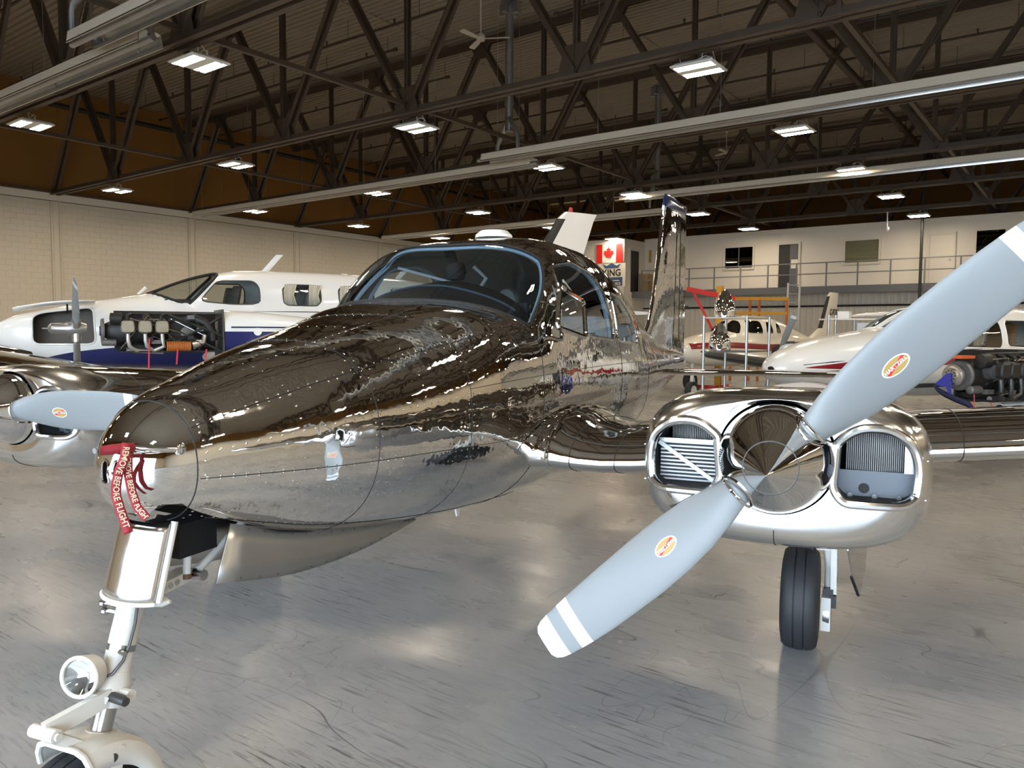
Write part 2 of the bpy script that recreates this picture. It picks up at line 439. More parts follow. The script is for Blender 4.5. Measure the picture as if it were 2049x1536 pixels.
g = MB(); g.box((WX + .08, (FRONT_Y + BY) / 2, WALL_H - .12), (.14, BY - FRONT_Y, .26)); g.build('bond_beam', 'tan_wall', wl, smooth=False)
g = MB(); g.box((WX + .10, (FRONT_Y + BY) / 2, WALL_H - .25), (.06, BY - FRONT_Y, .03)); g.box((WX + .12, (FRONT_Y + BY) / 2, WALL_H + .03), (.22, BY - FRONT_Y, .06)); g.build('ledge_angle', 'truss_brown', wl, smooth=False)
f = MB(); f.box((WX - .10, (FRONT_Y + BY) / 2, (WALL_H + DECK_Z) / 2 + .1), (.2, BY - FRONT_Y + .4, DECK_Z - WALL_H + .2)); wlu = structure(f.build('wall_left_upper', 'orange_wall', smooth=False))
for k in range(18):
    g = MB(); g.box((WX + .005, 4 + 2.2 * k, (WALL_H + DECK_Z) / 2), (.012, .03, DECK_Z - WALL_H)); g.build('panel_joint', 'orange_wall', wlu, smooth=False)
# back wall, right wall, front wall with the open door
f = MB(); f.box(((WX + RX) / 2, BY + .1, DECK_Z / 2 + .1), (RX - WX + .4, .2, DECK_Z + .2)); structure(f.build('wall_back', 'orange_wall', smooth=False))
f = MB(); f.box((RX + .1, (FRONT_Y + BY) / 2, WALL_H / 2), (.2, BY - FRONT_Y, WALL_H)); structure(f.build('wall_right', 'block_paint', smooth=False))
f = MB(); f.box((RX + .1, (FRONT_Y + BY) / 2, (WALL_H + DECK_Z) / 2 + .1), (.2, BY - FRONT_Y + .4, DECK_Z - WALL_H + .2)); structure(f.build('wall_right_upper', 'orange_wall', smooth=False))
f = MB(); f.box(((WX + DOOR_X0) / 2, FRONT_Y - .1, DOOR_H / 2), (DOOR_X0 - WX, .2, DOOR_H)); f.box(((DOOR_X1 + RX) / 2, FRONT_Y - .1, DOOR_H / 2), (RX - DOOR_X1, .2, DOOR_H))
structure(f.build('wall_front', 'tan_wall', smooth=False))
f = MB(); f.box(((WX + RX) / 2, FRONT_Y - .1, (DOOR_H + DECK_Z) / 2 + .1), (RX - WX + .4, .2, DECK_Z - DOOR_H + .2)); structure(f.build('wall_front_upper', 'orange_wall', smooth=False))

# ------------------------------------------------------------------ roof trusses
CH_Z, TOP_Z, PAN = 6.42, 9.86, 4.365
bot = [-25.44 + PAN * k for k in range(10)]; top = [-27.62 + PAN * k for k in range(11)]
def make_truss():
    t = empty('roof_truss'); D = .075
    def dbl(name, a, b, w, h):
        g = MB(); d = Vector((0, w * .5 + .012, 0)); g.bar(Vector(a) + d, Vector(b) + d, w, h, up=(0, 1, 0) if abs(b[2] - a[2]) > .5 * abs(b[0] - a[0]) else (0, 0, 1))
        g.bar(Vector(a) - d, Vector(b) - d, w, h, up=(0, 1, 0) if abs(b[2] - a[2]) > .5 * abs(b[0] - a[0]) else (0, 0, 1)); return g
    g = MB(); x0, x1 = WX, RX
    for s in (-1, 1):
        g.box(((x0 + x1) / 2, s * .055, CH_Z), (x1 - x0, .016, .15)); g.box(((x0 + x1) / 2, s * .11, CH_Z - .07), (x1 - x0, .12, .016))
    g.build('bottom_chord', 'truss_brown', t, smooth=False)
    g = MB()
    for s in (-1, 1):
        g.box(((x0 + x1) / 2, s * .055, TOP_Z), (x1 - x0, .016, .16)); g.box(((x0 + x1) / 2, s * .12, TOP_Z + .075), (x1 - x0, .14, .016))
    g.build('top_chord', 'truss_brown', t, smooth=False)
    g = MB()
    for s in (-1, 1): g.box((0, s * .05, 0), (.11, .014, TOP_Z - CH_Z)); g.box((s * .0, s * .05, 0), (.014, .10, TOP_Z - CH_Z))
    vme = g.mesh('post', 'truss_brown', smooth=False)
    for b in bot: o = obj('post', vme, t); o.location = (b, 0, (CH_Z + TOP_Z) / 2)
    L = math.hypot(PAN / 2, TOP_Z - CH_Z); g = MB()
    for s in (-1, 1): g.box((0, s * .05, 0), (.13, .014, L)); g.box((.058, s * .09, 0), (.014, .10, L))
    dme = g.mesh('diagonal', 'truss_brown', smooth=False); an = math.atan2(PAN / 2, TOP_Z - CH_Z)
    for i, tx in enumerate(top):
        for sx in (-1, 1):
            bx = tx + sx * PAN / 2
            if bx < WX - .1 or bx > RX: continue
            o = obj('diagonal', dme, t); o.location = ((tx + bx) / 2, 0, (CH_Z + TOP_Z) / 2); o.rotation_euler = (0, -sx * an, 0)
    g = MB(); po = [(-.34, -.09), (.34, -.09), (.34, .12), (.22, .52), (-.22, .52), (-.34, .12)]
    g.prism(po, .02, lambda u, v, w: (u, w - .01, v)); gme = g.mesh('gusset_plate', 'truss_brown', smooth=False)
    g = MB(); g.prism([(-.55, .09), (.55, .09), (.34, -.08), (.16, -.40), (-.16, -.40), (-.34, -.08)], .02, lambda u, v, w: (u, w - .01, v)); gm2 = g.mesh('gusset_plate', 'truss_brown', smooth=False)
    for s in (-.065, .065):
        for b in bot: o = obj('gusset_plate', gme, t); o.location = (b, s, CH_Z)
        for b in top: o = obj('gusset_plate', gm2, t); o.location = (b, s, TOP_Z)
    return tag(t, 'dark brown steel roof truss with V shaped web members', 'truss', 'roof trusses')
t0 = make_truss()
for i, y in enumerate(TY):
    o = t0 if i == 0 else copy_tree(t0)
    o.location = (0, y, 0)
TRUSS_BRACES = [(-21.3, 6.5), (-12.3, 6.56), (-3.4, 6.56)]
for (x, z) in TRUSS_BRACES:
    for k in range(len(TY) - 1):
        g = MB(); g.box((x, (TY[k] + TY[k + 1]) / 2, z), (.09, 5.0, .09)); o = g.build('truss_brace', 'truss_brown', smooth=False)
        tag(o, 'brown steel brace running between neighbouring roof trusses', 'brace', 'braces between the roof trusses')
g = MB(); g.box((-5.2, 20, 8.8), (.16, 40, .2)); tag(g.build('roof_girder', 'truss_brown', smooth=False), 'long brown girder crossing the roof trusses beside the thick sprinkler main', 'girder')
# sprinkler pipework
m_ = empty('sprinkler_main', (-6.2, 0, 9.3)); g = MB(); g.tube([(0, FRONT_Y + .2, 0), (0, BY - .2, 0)], .11, 14); g.build('pipe', 'pipe_brown', m_)
for k in range(12):
    g = MB(); g.lathe([(.135, -.08), (.135, .08)], 14, 'y', (0, 3 + 3.3 * k, 0)); g.build('coupling', 'orange_pipe' if k in (4,) else 'pipe_brown', m_)
    g = MB(); g.tube([(0, 3.4 + 3.3 * k, 0), (0, 3.4 + 3.3 * k, .85)], .012, 6); g.build('hanger_rod', 'pipe_brown', m_)
tag(m_, 'thick brown sprinkler main running deep into the hangar', 'pipe')
m_ = empty('sprinkler_header', (WX + .45, 0, 9.42)); g = MB(); g.tube([(0, FRONT_Y + .2, 0), (0, BY - .2, 0)], .085, 12); g.build('pipe', 'pipe_black', m_)
for k in range(11):
    g = MB(); g.lathe([(.105, -.06), (.105, .06)], 12, 'y', (0, 4 + 3.4 * k, 0)); g.build('coupling', 'pipe_black', m_)
tag(m_, 'black header pipe along the top of the orange wall', 'pipe')
def branch(y, x0, x1, z):
    t = empty('sprinkler_branch', (0, y, z)); g = MB(); g.tube([(x0, 0, 0), (x1, 0, 0)], .035, 8); g.build('pipe', 'pipe_brown', t)
    k = x0 + .8
    h = MB(); h.tube([(0, 0, .02), (0, 0, .11)], .022, 6); h.lathe([(.035, .11), (.035, .14)], 8, 'z', (0, 0, 0)); hme = h.mesh('sprinkler_head', 'pipe_brown')
    r = MB(); r.tube([(0, 0, 0), (0, 0, DECK_Z - z)], .008, 5); rme = r.mesh('hanger_rod', 'pipe_brown')
    while k < x1 - .3:
        o = obj('sprinkler_head', hme, t); o.location = (k, 0, 0); o = obj('hanger_rod', rme, t); o.location = (k + .9, 0, 0); k += 2.7
    for x in (x0, x1): c = MB(); c.lathe([(.055, -.06), (.055, .06)], 8, 'x', (x, 0, 0)); c.build('end_cap', 'pipe_brown', t)
    tag(t, 'thin brown sprinkler branch pipe with upright heads under the roof deck', 'pipe', 'sprinkler branch pipes')
for i, y in enumerate([5.2, 8.4, 11.2, 14.9, 16.4, 18.9, 21.4, 24.1, 26.6, 29.4, 31.9, 35.2, 38]):
    branch(y, WX + .5, [-11.5, -13.6, -12.9, -13.2, -16.6, -16.8, -14, -15, -13, -14.5, -13.5, -14, -13][i], 9.62 if i % 2 else 9.72)
    if y > 10: branch(y + .3, [-11, -11.4, -11.9, -10.6, -11.2, -12.4, -11, -11.8, -10.8, -12, -11, -11, -11][i], RX - .4, 9.55)
# ------------------------------------------------------------------ lamps
LX = [-25.9 + 6.73 * k for k in range(7)]; LY = [-2.8 + 5.225 * k for k in range(8)]
def make_lamp():
    t = empty('ceiling_light'); g = MB()
    def ring(a, b, z): return [(-a, -b, z), (a, -b, z), (a, b, z), (-a, b, z)]
    g.loft([ring(.30, .28, .075), ring(.38, .355, .02), ring(.38, .355, .0), ring(.35, .33, .0)]); g.build('housing', 'fixture_white', t, smooth=False)
    me_ = bpy.data.meshes.new('led_strip'); a_, b_ = .335, .045      # the lens below gives the light, the tray is plain white
    me_.from_pydata([(-a_, -b_, 0), (a_, -b_, 0), (a_, b_, 0), (-a_, b_, 0), (-a_, -b_, .012), (a_, -b_, .012), (a_, b_, .012), (-a_, b_, .012)], [], [(0, 3, 2, 1), (4, 5, 6, 7), (0, 1, 5, 4), (1, 2, 6, 5), (2, 3, 7, 6), (3, 0, 4, 7)])
    me_.materials.append(MATS['led_strip']); me_.materials.append(MATS['fixture_white']); me_.polygons.foreach_set('material_index', [0, 1, 1, 1, 1, 1]); me_.update(); sme = me_
    for yy in (-.26, -.14, .14, .26): o = obj('led_strip', sme, t); o.location = (0, yy, -.014)
    w = MB(); w.tube([(.2, 0, .07), (.23, .02, .16), (.10, .03, .22), (-.02, .0, .17), (.06, -.05, .14), (.12, -.1, .28)], .008, 6); w.build('power_cord', 'wire_white', t)
    for sx in (-.3, .3): w = MB(); w.tube([(sx, 0, .07), (sx, -.28, .34)], .004, 5); w.build('suspension_wire', 'wire_white', t)
    return tag(t, 'white LED high bay light hanging below a roof truss', 'light', 'high bay lights under the roof')
l0 = make_lamp(); first = True
for x in LX:
    for y in LY:
        o = l0 if first else copy_tree(l0); first = False
        o.location = (x + random.uniform(-.06, .06), y + random.uniform(-.06, .06), 6.14); o.rotation_euler = (0, 0, random.uniform(-.03, .03))
# ------------------------------------------------------------------ radiant tube heaters
def heater(x0, x1, y, z, label, burner=None):
    t = empty('tube_heater', ((x0 + x1) / 2, y, z)); h = (x1 - x0) / 2
    pr = [(-.20, -.07), (-.175, .10), (-.12, .125), (.12, .125), (.175, .10), (.20, -.07)]
    g = MB(); g.loft([[(-h, a, b) for a, b in pr], [(h, a, b) for a, b in pr]], cap=False, ring_closed=False); me = g.mesh('hood', 'heater_tan', smooth=False); obj('hood', me, t)
    pi = [(a * .965, b - .008) for a, b in pr]
    g = MB(); g.loft([[(-h, a, b) for a, b in pi], [(h, a, b) for a, b in pi]], cap=False, ring_closed=False); obj('reflector', g.mesh('reflector', 'heater_alu', smooth=False), t)
    g = MB(); g.tube([(-h - .25, 0, 0), (h + .1, 0, 0)], .052, 12); g.build('burner_tube', 'galvanised', t)
    for s in (-1, 1): g = MB(); g.box((0, s * .204, -.075), (2 * h, .016, .022)); g.build('hood_lip', 'heater_alu', t, smooth=False)
    k = -h + .4
    while k < h:
        g = MB(); g.tube([(k, -.2, -.05), (k, -.12, .13), (k, .12, .13), (k, .2, -.05)], .007, 5); g.tube([(k, 0, .13), (k, 0, DECK_Z - z)], .006, 5); g.build('hanger', 'galvanised', t); k += 3.0
    return tag(t, label, 'heater', 'radiant heaters under the roof')
heater(-12.9, 4, 5.9, 6.1, 'tan radiant tube heater running past the nearest roof flue toward the door side')
heater(-28, -11.9, 6.5, 6.1, 'tan radiant tube heater with its elbow ending at the nearest roof flue')
heater(-27.9, -12.0, 16.9, 6.02, 'tan radiant tube heater ending below the ceiling fan at the forked flue')
heater(-13.0, 8, 16.1, 6.1, 'long tan radiant tube heater crossing beside the thick sprinkler main')
heater(-27.3, -12.0, 26.2, 5.98, 'tan radiant tube heater seen above the cabin roof of the chrome airplane')
heater(-13.1, 8, 23.6, 6.1, 'tan radiant tube heater reaching toward the blue tipped tail fin')
def flue(x, y, dy1, dy2, zt, label):
    t = empty('roof_flue', (x, y, 0)); g = MB(); g.tube([(0, 0, 6.85), (0, 0, DECK_Z - .1)], .11, 14); g.build('stack', 'galvanised', t)
    for zj in (7.55, 8.9): g = MB(); g.lathe([(.125, zj), (.125, zj + .07)], 14); g.build('stack_joint', 'galvanised', t)
    g = MB(); g.box((0, 0, DECK_Z - .15), (.55, .12, .28)); g.box((0, 0, DECK_Z - .15), (.12, .55, .28)); g.build('roof_bracket', 'galvanised', t, smooth=False)
    for dx, dy in ((-.62, dy1), (.62, dy2)):
        g = MB(); g.tube([(0, 0, 7.25), (dx * .35, dy * .4, 7.0), (dx * .9, dy, 6.72), (dx, dy, 6.6), (dx, dy, zt)], .055, 10); g.build('branch_pipe', 'galvanised', t)
    tag(t, label, 'flue')
flue(-12.5, 6.2, -.3, .3, 6.15, 'galvanised roof flue with elbows above the nearest tube heaters')
flue(-12.6, 16.6, .3, -.45, 6.12, 'galvanised flue forking to two tube heaters beside the ceiling fan')
flue(-12.6, 25.2, .7, -1.5, 6.12, 'galvanised flue standing above the row of heaters near the tail fin')
def fan(x, y, z, label):
    t = empty('ceiling_fan', (x, y, z)); g = MB(); g.tube([(0, 0, 0), (0, 0, DECK_Z - z)], .018, 8); g.build('rod', 'fan_white', t)
    g = MB(); g.lathe([(.03, .14), (.11, .10), (.13, .03), (.10, -.04), (.03, -.06)], 18); g.lathe([(.05, DECK_Z - z - .1), (.09, DECK_Z - z)], 12); g.build('motor', 'fan_white', t)
    for k in range(3):
        a = .5 + k * 2 * PI / 3; R = Matrix.Rotation(a, 3, 'Z') @ Matrix.Rotation(.18, 3, 'X'); g = MB()
        g.loft([[R @ Vector((r, s * w, q)) for s, q in ((-1, 0), (1, 0), (1, .01), (-1, .01))] for r, w in ((.1, .04), (.25, .07), (.7, .08), (.74, .05))]); g.build('fan_blade', 'fan_white', t, smooth=False)
    tag(t, label, 'fan')
fan(-12.83, 15.7, 9.0, 'white three blade ceiling fan beside the forked galvanised flue')
fan(-12.9, 32.2, 9.2, 'distant white ceiling fan hanging far back under the roof')
# ------------------------------------------------------------------ offices on the mezzanine
MZ, MYF, MYW = 3.60, 34.9, 36.2; OX0 = -18.7
f = MB(); f.box(((OX0 + RX) / 2, (MYF + MYW) / 2 + .3, MZ - .06), (RX - OX0, MYW - MYF + .7, .12)); structure(f.build('floor_mezzanine', 'mezz_grey', smooth=False))
f = MB(); f.box(((OX0 + RX) / 2, MYF - .03, MZ - .14), (RX - OX0, .1, .30)); structure(f.build('trim_1', 'mezz_grey', smooth=False))
f = MB(); f.box(((OX0 + RX) / 2, MYW + 3.6, MZ + 1.34), (RX - OX0 + .1, 7.2, 2.68))
f.box(((OX0 + RX) / 2, MYW + .0, MZ + 2.70), (RX - OX0, .16, .05))
structure(f.build('wall_office', 'office_wall', smooth=False))
f = MB(); f.box((-21.6, 38.2, 3.05), (5.8, 8.4, 6.25)); structure(f.build('wall_office_corner', 'office_wall', smooth=False))
# corrugated siding under the mezzanine
sp = MB(); W_ = 1.02; xs = []
for k in range(4):
    x = k * .255; xs += [(x, 0), (x + .15, 0), (x + .175, -.035), (x + .23, -.035), (x + .255, 0)]
sp.loft([[(x, y, 0) for x, y in xs], [(x, y, MZ - .28) for x, y in xs]], cap=False, ring_closed=False); spm = sp.mesh('siding_panel', 'siding', smooth=False)
f = MB(); f.box(((OX0 + RX) / 2, MYW + .06, (MZ - .2) / 2), (RX - OX0, .1, MZ - .2)); wlow = structure(f.build('wall_siding', 'siding', smooth=False))
x = OX0
while x < RX - 1: o = obj('siding_panel', spm, wlow); o.location = (x, MYW, 0); x += W_
g = MB(); g.tube([(OX0, MYW - .12, 2.8), (RX, MYW - .12, 2.8)], .04, 8); tag(g.build('air_line', 'pipe_black'), 'black air pipe running along the ribbed siding under the offices', 'pipe')
g = MB(); g.tube([(-5.75, 34.72, 0), (-5.75, 34.72, 9.8)], .055, 10); tag(g.build('standpipe', 'pipe_black'), 'black vertical pipe in front of the office railing', 'pipe')
def frame(name, x0, x1, z0, z1, w=.09, m='tan_wall', bottom=True, y=MYW):
    g = MB(); g.box((x0 - w / 2, y - .03, (z0 + z1) / 2), (w, .1, z1 - z0 + 2 * w)); g.box((x1 + w / 2, y - .03, (z0 + z1) / 2), (w, .1, z1 - z0 + 2 * w)); g.box(((x0 + x1) / 2, y - .03, z1 + w / 2), (x1 - x0, .1, w))
    if bottom: g.box(((x0 + x1) / 2, y - .03, z0 - w / 2), (x1 - x0, .1, w))
    return g
def office_window(n, x0, x1, z0, z1, blind=False, mull=True):
    t = structure(empty('window_%d' % n)); frame('', x0, x1, z0, z1).build('window_frame', 'tan_wall', t, smooth=False)
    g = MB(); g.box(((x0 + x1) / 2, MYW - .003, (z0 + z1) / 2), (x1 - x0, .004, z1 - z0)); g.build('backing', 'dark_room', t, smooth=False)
    panes = ((x0, (x0 + x1) / 2), ((x0 + x1) / 2, x1)) if mull else ((x0, x1),)
    for a, b in panes:
        g = MB(); g.box(((a + b) / 2, MYW - .03, (z0 + z1) / 2), (b - a - .02, .008, z1 - z0)); g.build('pane', 'clear_glass' if blind else 'office_glass', t, smooth=False)
    if mull: g = MB(); g.box(((x0 + x1) / 2, MYW - .035, (z0 + z1) / 2), (.05, .03, z1 - z0)); g.build('mullion', 'mezz_grey', t, smooth=False)
    if blind: g = MB(); g.box(((x0 + x1) / 2, MYW - .015, (z0 + z1) / 2 + .0), (x1 - x0, .01, z1 - z0)); g.build('blind', 'cream_blind', t, smooth=False)
pass
office_window(1, -14.42, -13.08, 4.66, 5.62)
office_window(2, -8.98, -7.62, 4.66, 5.60, blind=True, mull=False)
office_window(3, -4.02, -3.05, 4.45, 5.69, mull=False)
def office_door(n, x0, x1, z1, m, handle=True):
    t = structure(empty('door_%d' % n)); frame('', x0, x1, MZ, z1, bottom=False).build('door_frame', 'tan_wall', t, smooth=False)
    g = MB(); g.box(((x0 + x1) / 2, MYW - .01, (MZ + z1) / 2), (x1 - x0, .03, z1 - MZ)); g.build('door_infill', m, t, smooth=False)
    if handle: g = MB(); g.lathe([(.03, 0), (.03, .05)], 10, 'y', (x1 - .1, MYW - .08, MZ + 1.0)); g.build('door_knob', 'steel', t)
    return t
d1 = office_door(1, -11.85, -10.98, 5.62, 'dark_room', False)  # open doorway: a dark sheet stands for the unlit room
g = MB(); g.box((-11.17, MYW - .05, 4.6), (.36, .04, 2.0)); g.build('inner_door', 'mezz_grey', d1, smooth=False)
g = MB(); g.box((-11.12, MYW - .09, 4.72), (.32, .03, .40)); g.build('notice', 'flag_white', d1, smooth=False)
office_door(2, -5.67, -4.83, 5.63, 'office_wall')
# the room at the corner: its side door stands open, a dark sheet painting the unlit inside
t = structure(empty('door_3')); g = MB(); g.box((OX0 + .01, 35.05, 4.62), (.03, .85, 2.04)); g.build('door_infill', 'dark_room', t, smooth=False)
g = MB(); g.box((OX0 + .02, 34.55, 4.66), (.06, .10, 2.15)); g.box((OX0 + .02, 35.55, 4.66), (.06, .10, 2.15)); g.box((OX0 + .02, 35.05, 5.70), (.06, 1.0, .09)); g.build('door_frame', 'tan_wall', t, smooth=False)
g = MB(); g.box((-18.25, 35.45, MZ + .45), (.5, .5, .9)); tag(g.build('storage_crate', 'wood', smooth=False), 'brown wooden crate on the walkway by the corner office door', 'crate')
g = MB(); g.box((-18.4, MYW - .02, 5.45), (.13, .04, .62)); tag(g.build('wall_notice', 'gold_decal', smooth=False), 'narrow yellowish notice on the office wall beside the corner room', 'notice')
# railing
t = empty('walkway_railing', (0, MYF, MZ)); px = -18.2
g = MB(); g.box((0, 0, .52), (.055, .055, 1.04)); pme = g.mesh('post', 'rail_grey', smooth=False)
while px < RX: o = obj('post', pme, t); o.location = (px, 0, 0); px += 1.257
for z in (1.02, .55): g = MB(); g.box(((-18.2 + RX) / 2, 0, z), (RX + 18.2, .045, .045)); g.build('rail', 'rail_grey', t, smooth=False)
tag(t, 'grey steel railing along the office walkway', 'railing')
# flag and banner on the corner room
FY = 33.94
t = empty('maple_leaf_flag', (-19.5, FY, 5.47)); leaf = [(0, .5), (.09, .32), (.2, .38), (.16, .12), (.28, .25), (.31, .18), (.45, .2), (.4, .06), (.47, .02), (.22, -.18), (.25, -.27), (.02, -.23), (.03, -.5)]
leaf = leaf + [(-a, b) for a, b in leaf[::-1]][1:]
for nm, x0, x1, m in (('red_band', -.74, -.40, 'flag_red'), ('white_field', -.40, .38, 'flag_white'), ('red_band', .38, .74, 'flag_red')):
    g = MB(); n = 8
    g.loft([[(x0 + (x1 - x0) * k / n, .012 * math.sin(9 * (x0 + (x1 - x0) * k / n)), z) for k in range(n + 1)] for z in (-.46, .46)], cap=False, ring_closed=False); g.build(nm, m, t)
g = MB(); g.prism([(a * .62 - .02, b * .72) for a, b in leaf], .006, lambda u, v, w: (u, -.03 - w, v)); g.build('maple_leaf', 'flag_red', t, smooth=False)
tag(t, 'red and white maple leaf flag hung on the corner office wall', 'flag')
t = empty('wall_banner', (-19.35, FY, 4.3))
g = MB(); g.box((0, .0, .1), (1.55, .02, 1.15)); g.build('board', 'office_wall', t, smooth=False)
g = MB(); g.prism([(-.52, .66), (-.28, .56), (0, .70), (.28, .56), (.52, .66), (.36, .44), (-.36, .44)], .006, lambda u, v, w: (u, -.014 - w, v)); g.build('crown', 'sign_blue', t, smooth=False)
text_obj('lettering', 'KING', .46, 'sign_black', lambda u, v: (u, -.02, v + .20), t, bold=.012, sx=.95)
g = MB(); g.box((.18, -.012, -.22), (.86, .006, .42)); g.build('panel', 'sign_blue', t, smooth=False)
text_obj('lettering', 'SERVICE', .17, 'flag_white', lambda u, v: (u + .2, -.02, v - .33), t, bold=.004)
g = MB(); g.box((.2, -.02, -.17), (.5, .006, .04)); g.build('stripe', 'flag_white', t, smooth=False)
tag(t, 'white banner with blue crown and KING lettering below the flag', 'sign')
t = empty('security_camera', (-6.79, 33.5, 5.69)); g = MB(); g.tube([(0, 0, .1), (0, 0, .70)], .025, 8); g.build('drop_pole', 'fixture_white', t)
g = MB(); g.lathe([(.03, .1), (.08, .06), (.09, 0), (.06, -.06), (.01, -.09)], 14); g.build('camera_dome', 'fixture_white', t); tag(t, 'small white dome camera on a drop pole above the railing', 'camera')
# ================================================================== the polished airplane
# local axes: x = toward its left wing tip (Y), y = aft (X), z = up
AIR = empty('chrome_airplane', (-2.3176, 1.0848, 0), math.radians(13.91))
tag(AIR, 'mirror polished bare metal twin engine airplane with grey propellers', 'airplane')
def Q(X, Y, Z): return (Y, X, Z)
ST = [.02, .03, .05, .08, .12, .17, .25, .35, .5, .65, .95, 1.3, 1.63, 2.2, 2.8, 3.5, 4.5, 5.5, 6.5, 7.5, 8.5, 9.0]
f_zt = pchip(ST, [1.205, 1.252, 1.290, 1.330, 1.368, 1.402, 1.44, 1.468, 1.512, 1.552, 1.62, 1.692, 1.755, 1.76, 1.745, 1.72, 1.67, 1.60, 1.52, 1.44, 1.36, 1.32])
f_zb = pchip(ST, [1.195, 1.145, 1.105, 1.072, 1.048, 1.027, 1.0, .968, .92, .875, .815, .765, .73, .69, .675, .68, .72, .80, .90, 1.0, 1.08, 1.12])
f_hw = pchip(ST, [.003, .055, .095, .13, .163, .195, .234, .28, .342, .398, .482, .56, .62, .66, .672, .655, .565, .44, .315, .19, .09, .035])
f_zc = pchip([.02, .35, 1.3, 3, 6, 9.0], [1.20, 1.215, 1.24, 1.25, 1.24, 1.22])
f_nA = pchip([.02, .3, 1.2, 1.8, 3.4, 4.6, 9], [2.1, 2.2, 2.7, 3.6, 3.6, 2.6, 2.3]); f_nB = pchip([1.5, 2.4, 3.3, 4.5, 7.3], [3.2, 3.4, 3.2, 2.6, 2.3])
SB = [1.50, 1.63, 1.8, 2.0, 2.14, 2.4, 2.8, 3.3, 3.8, 4.4, 5.0, 5.7, 6.5, 7.3]
f_zB = pchip(SB, [1.68, 1.765, 1.885, 2.01, 2.085, 2.14, 2.19, 2.20, 2.15, 2.045, 1.91, 1.76, 1.61, 1.45])
f_wB = pchip(SB, [.20, .42, .545, .62, .642, .652, .655, .645, .615, .55, .46, .355, .24, .13])
def radii(X, ph):
    zc = f_zc(X); c, s = np.abs(np.cos(ph)), np.sin(ph); up = s > 0; sa = np.abs(s)
    b = np.where(up, f_zt(X) - zc, zc - f_zb(X)); n = np.where(up, f_nA(X), 2.3)
    rA = ((c / f_hw(X)) ** n + (sa / np.maximum(b, .002)) ** n) ** (-1 / n)
    bB = np.maximum(f_zB(X) - zc, .01)
    nB = f_nB(X); rB = np.where(up & (X > 1.5) & (X < 7.3), ((c / f_wB(X)) ** nB + (sa / bB) ** nB) ** (-1 / nB), 0.)
    return rA, rB
def rad(X, ph):
    rA, rB = radii(X, ph); d = rA - rB; k = .02
    return np.where(rB > 0, .5 * (rA + rB + np.sqrt(d * d + k * k)) - .5 * k * np.exp(-np.abs(d) / k) * 0, rA)
def surf(X, ph, off=0.):
    X = np.asarray(X, float); r = rad(X, ph) + off; return np.stack([r * np.cos(ph), X + 0 * r, f_zc(X) + r * np.sin(ph)], -1)
Xs = np.r_[.02 + .16 * np.linspace(0, 1, 18) ** 1.8, np.linspace(.19, 1.5, 54), np.linspace(1.52, 2.6, 62), np.linspace(2.63, 4.6, 66), np.linspace(4.65, 9.0, 60)]
NP = 200; PH = np.linspace(0, 2 * PI, NP, endpoint=False)
GX, GP = np.meshgrid(Xs, PH, indexing='ij'); V = surf(GX.ravel(), GP.ravel()); T = []
for i in range(len(Xs) - 1):
    for k in range(NP):
        a, b, c, d = i * NP + k, i * NP + (k + 1) % NP, (i + 1) * NP + (k + 1) % NP, (i + 1) * NP + k
        T += [(a, b, c), (a, c, d)]
V = [tuple(p) for p in V]
def arr(V): P = np.array(V); return P[:, 0], P[:, 1], P[:, 2]
def frame_of(name, V, edges, r, m, parent, n=90, off=0.):
    for lp in loops(edges):
        if len(lp) < 12: continue
        P = resample([V[i] for i in lp], n)
        if off: P = [(p[0] * (1 - off), p[1], p[2]) for p in P]
        g = MB(); g.tube(P, r, 8, closed=True); g.build(name, m, parent)
# windshield
y, X, z = arr(V); rA, rB = radii(X, np.arctan2(z - f_zc(X), y))
F = np.minimum(np.minimum(rB - rA - .012, 1.94 + (z - 1.66) * 1.02 - X), 2.13 + .17 * (y / .5) ** 2 - X); F = np.where((z > 1.5) & (X > 1.5), F, -1)
V, ins, out, ce = split(V, T, F); T = tris_of(out)
ws = obj('windshield', sub_mesh('windshield', V, ins, 'cabin_glass'), AIR)
frame_of('windshield_seal', V, ce, .007, 'black', ws); WS_LOOP = [V[i] for i in max(loops(ce), key=len)]
g = MB(); P = resample([(p[0] * .965, p[1] + .03, p[2] - .012) for p in WS_LOOP], 90); g.tube(P, .013, 6, closed=True); g.build('windshield_trim', 'frame_daylit', ws)
# side windows
W1 = round_poly([(2.2, 1.632), (2.37, 1.985), (2.7, 2.03), (3.0, 1.985), (3.16, 1.87), (3.24, 1.57)], .07)
W2 = round_poly([(3.32, 1.565), (3.30, 1.88), (3.62, 1.85), (3.95, 1.75), (4.14, 1.60), (4.10, 1.53)], .05)
for sgn in (1, -1):
    for poly in (W1, W2):
        y, X, z = arr(V); F = np.where(y * sgn > .2, sdf_poly(X, z, poly), -1)
        V, ins, out, ce = split(V, T, F); T = tris_of(out)
        w = obj('side_window', sub_mesh('side_window', V, ins, 'cabin_glass'), AIR)
        frame_of('window_frame', V, ce, .008, 'polished_smooth', w)
        lp = max(loops(ce), key=len); g = MB(); g.tube(resample([(V[i][0] * .955, V[i][1], V[i][2]) for i in lp], 70), .016, 6, closed=True); g.build('window_trim', 'frame_daylit', w)
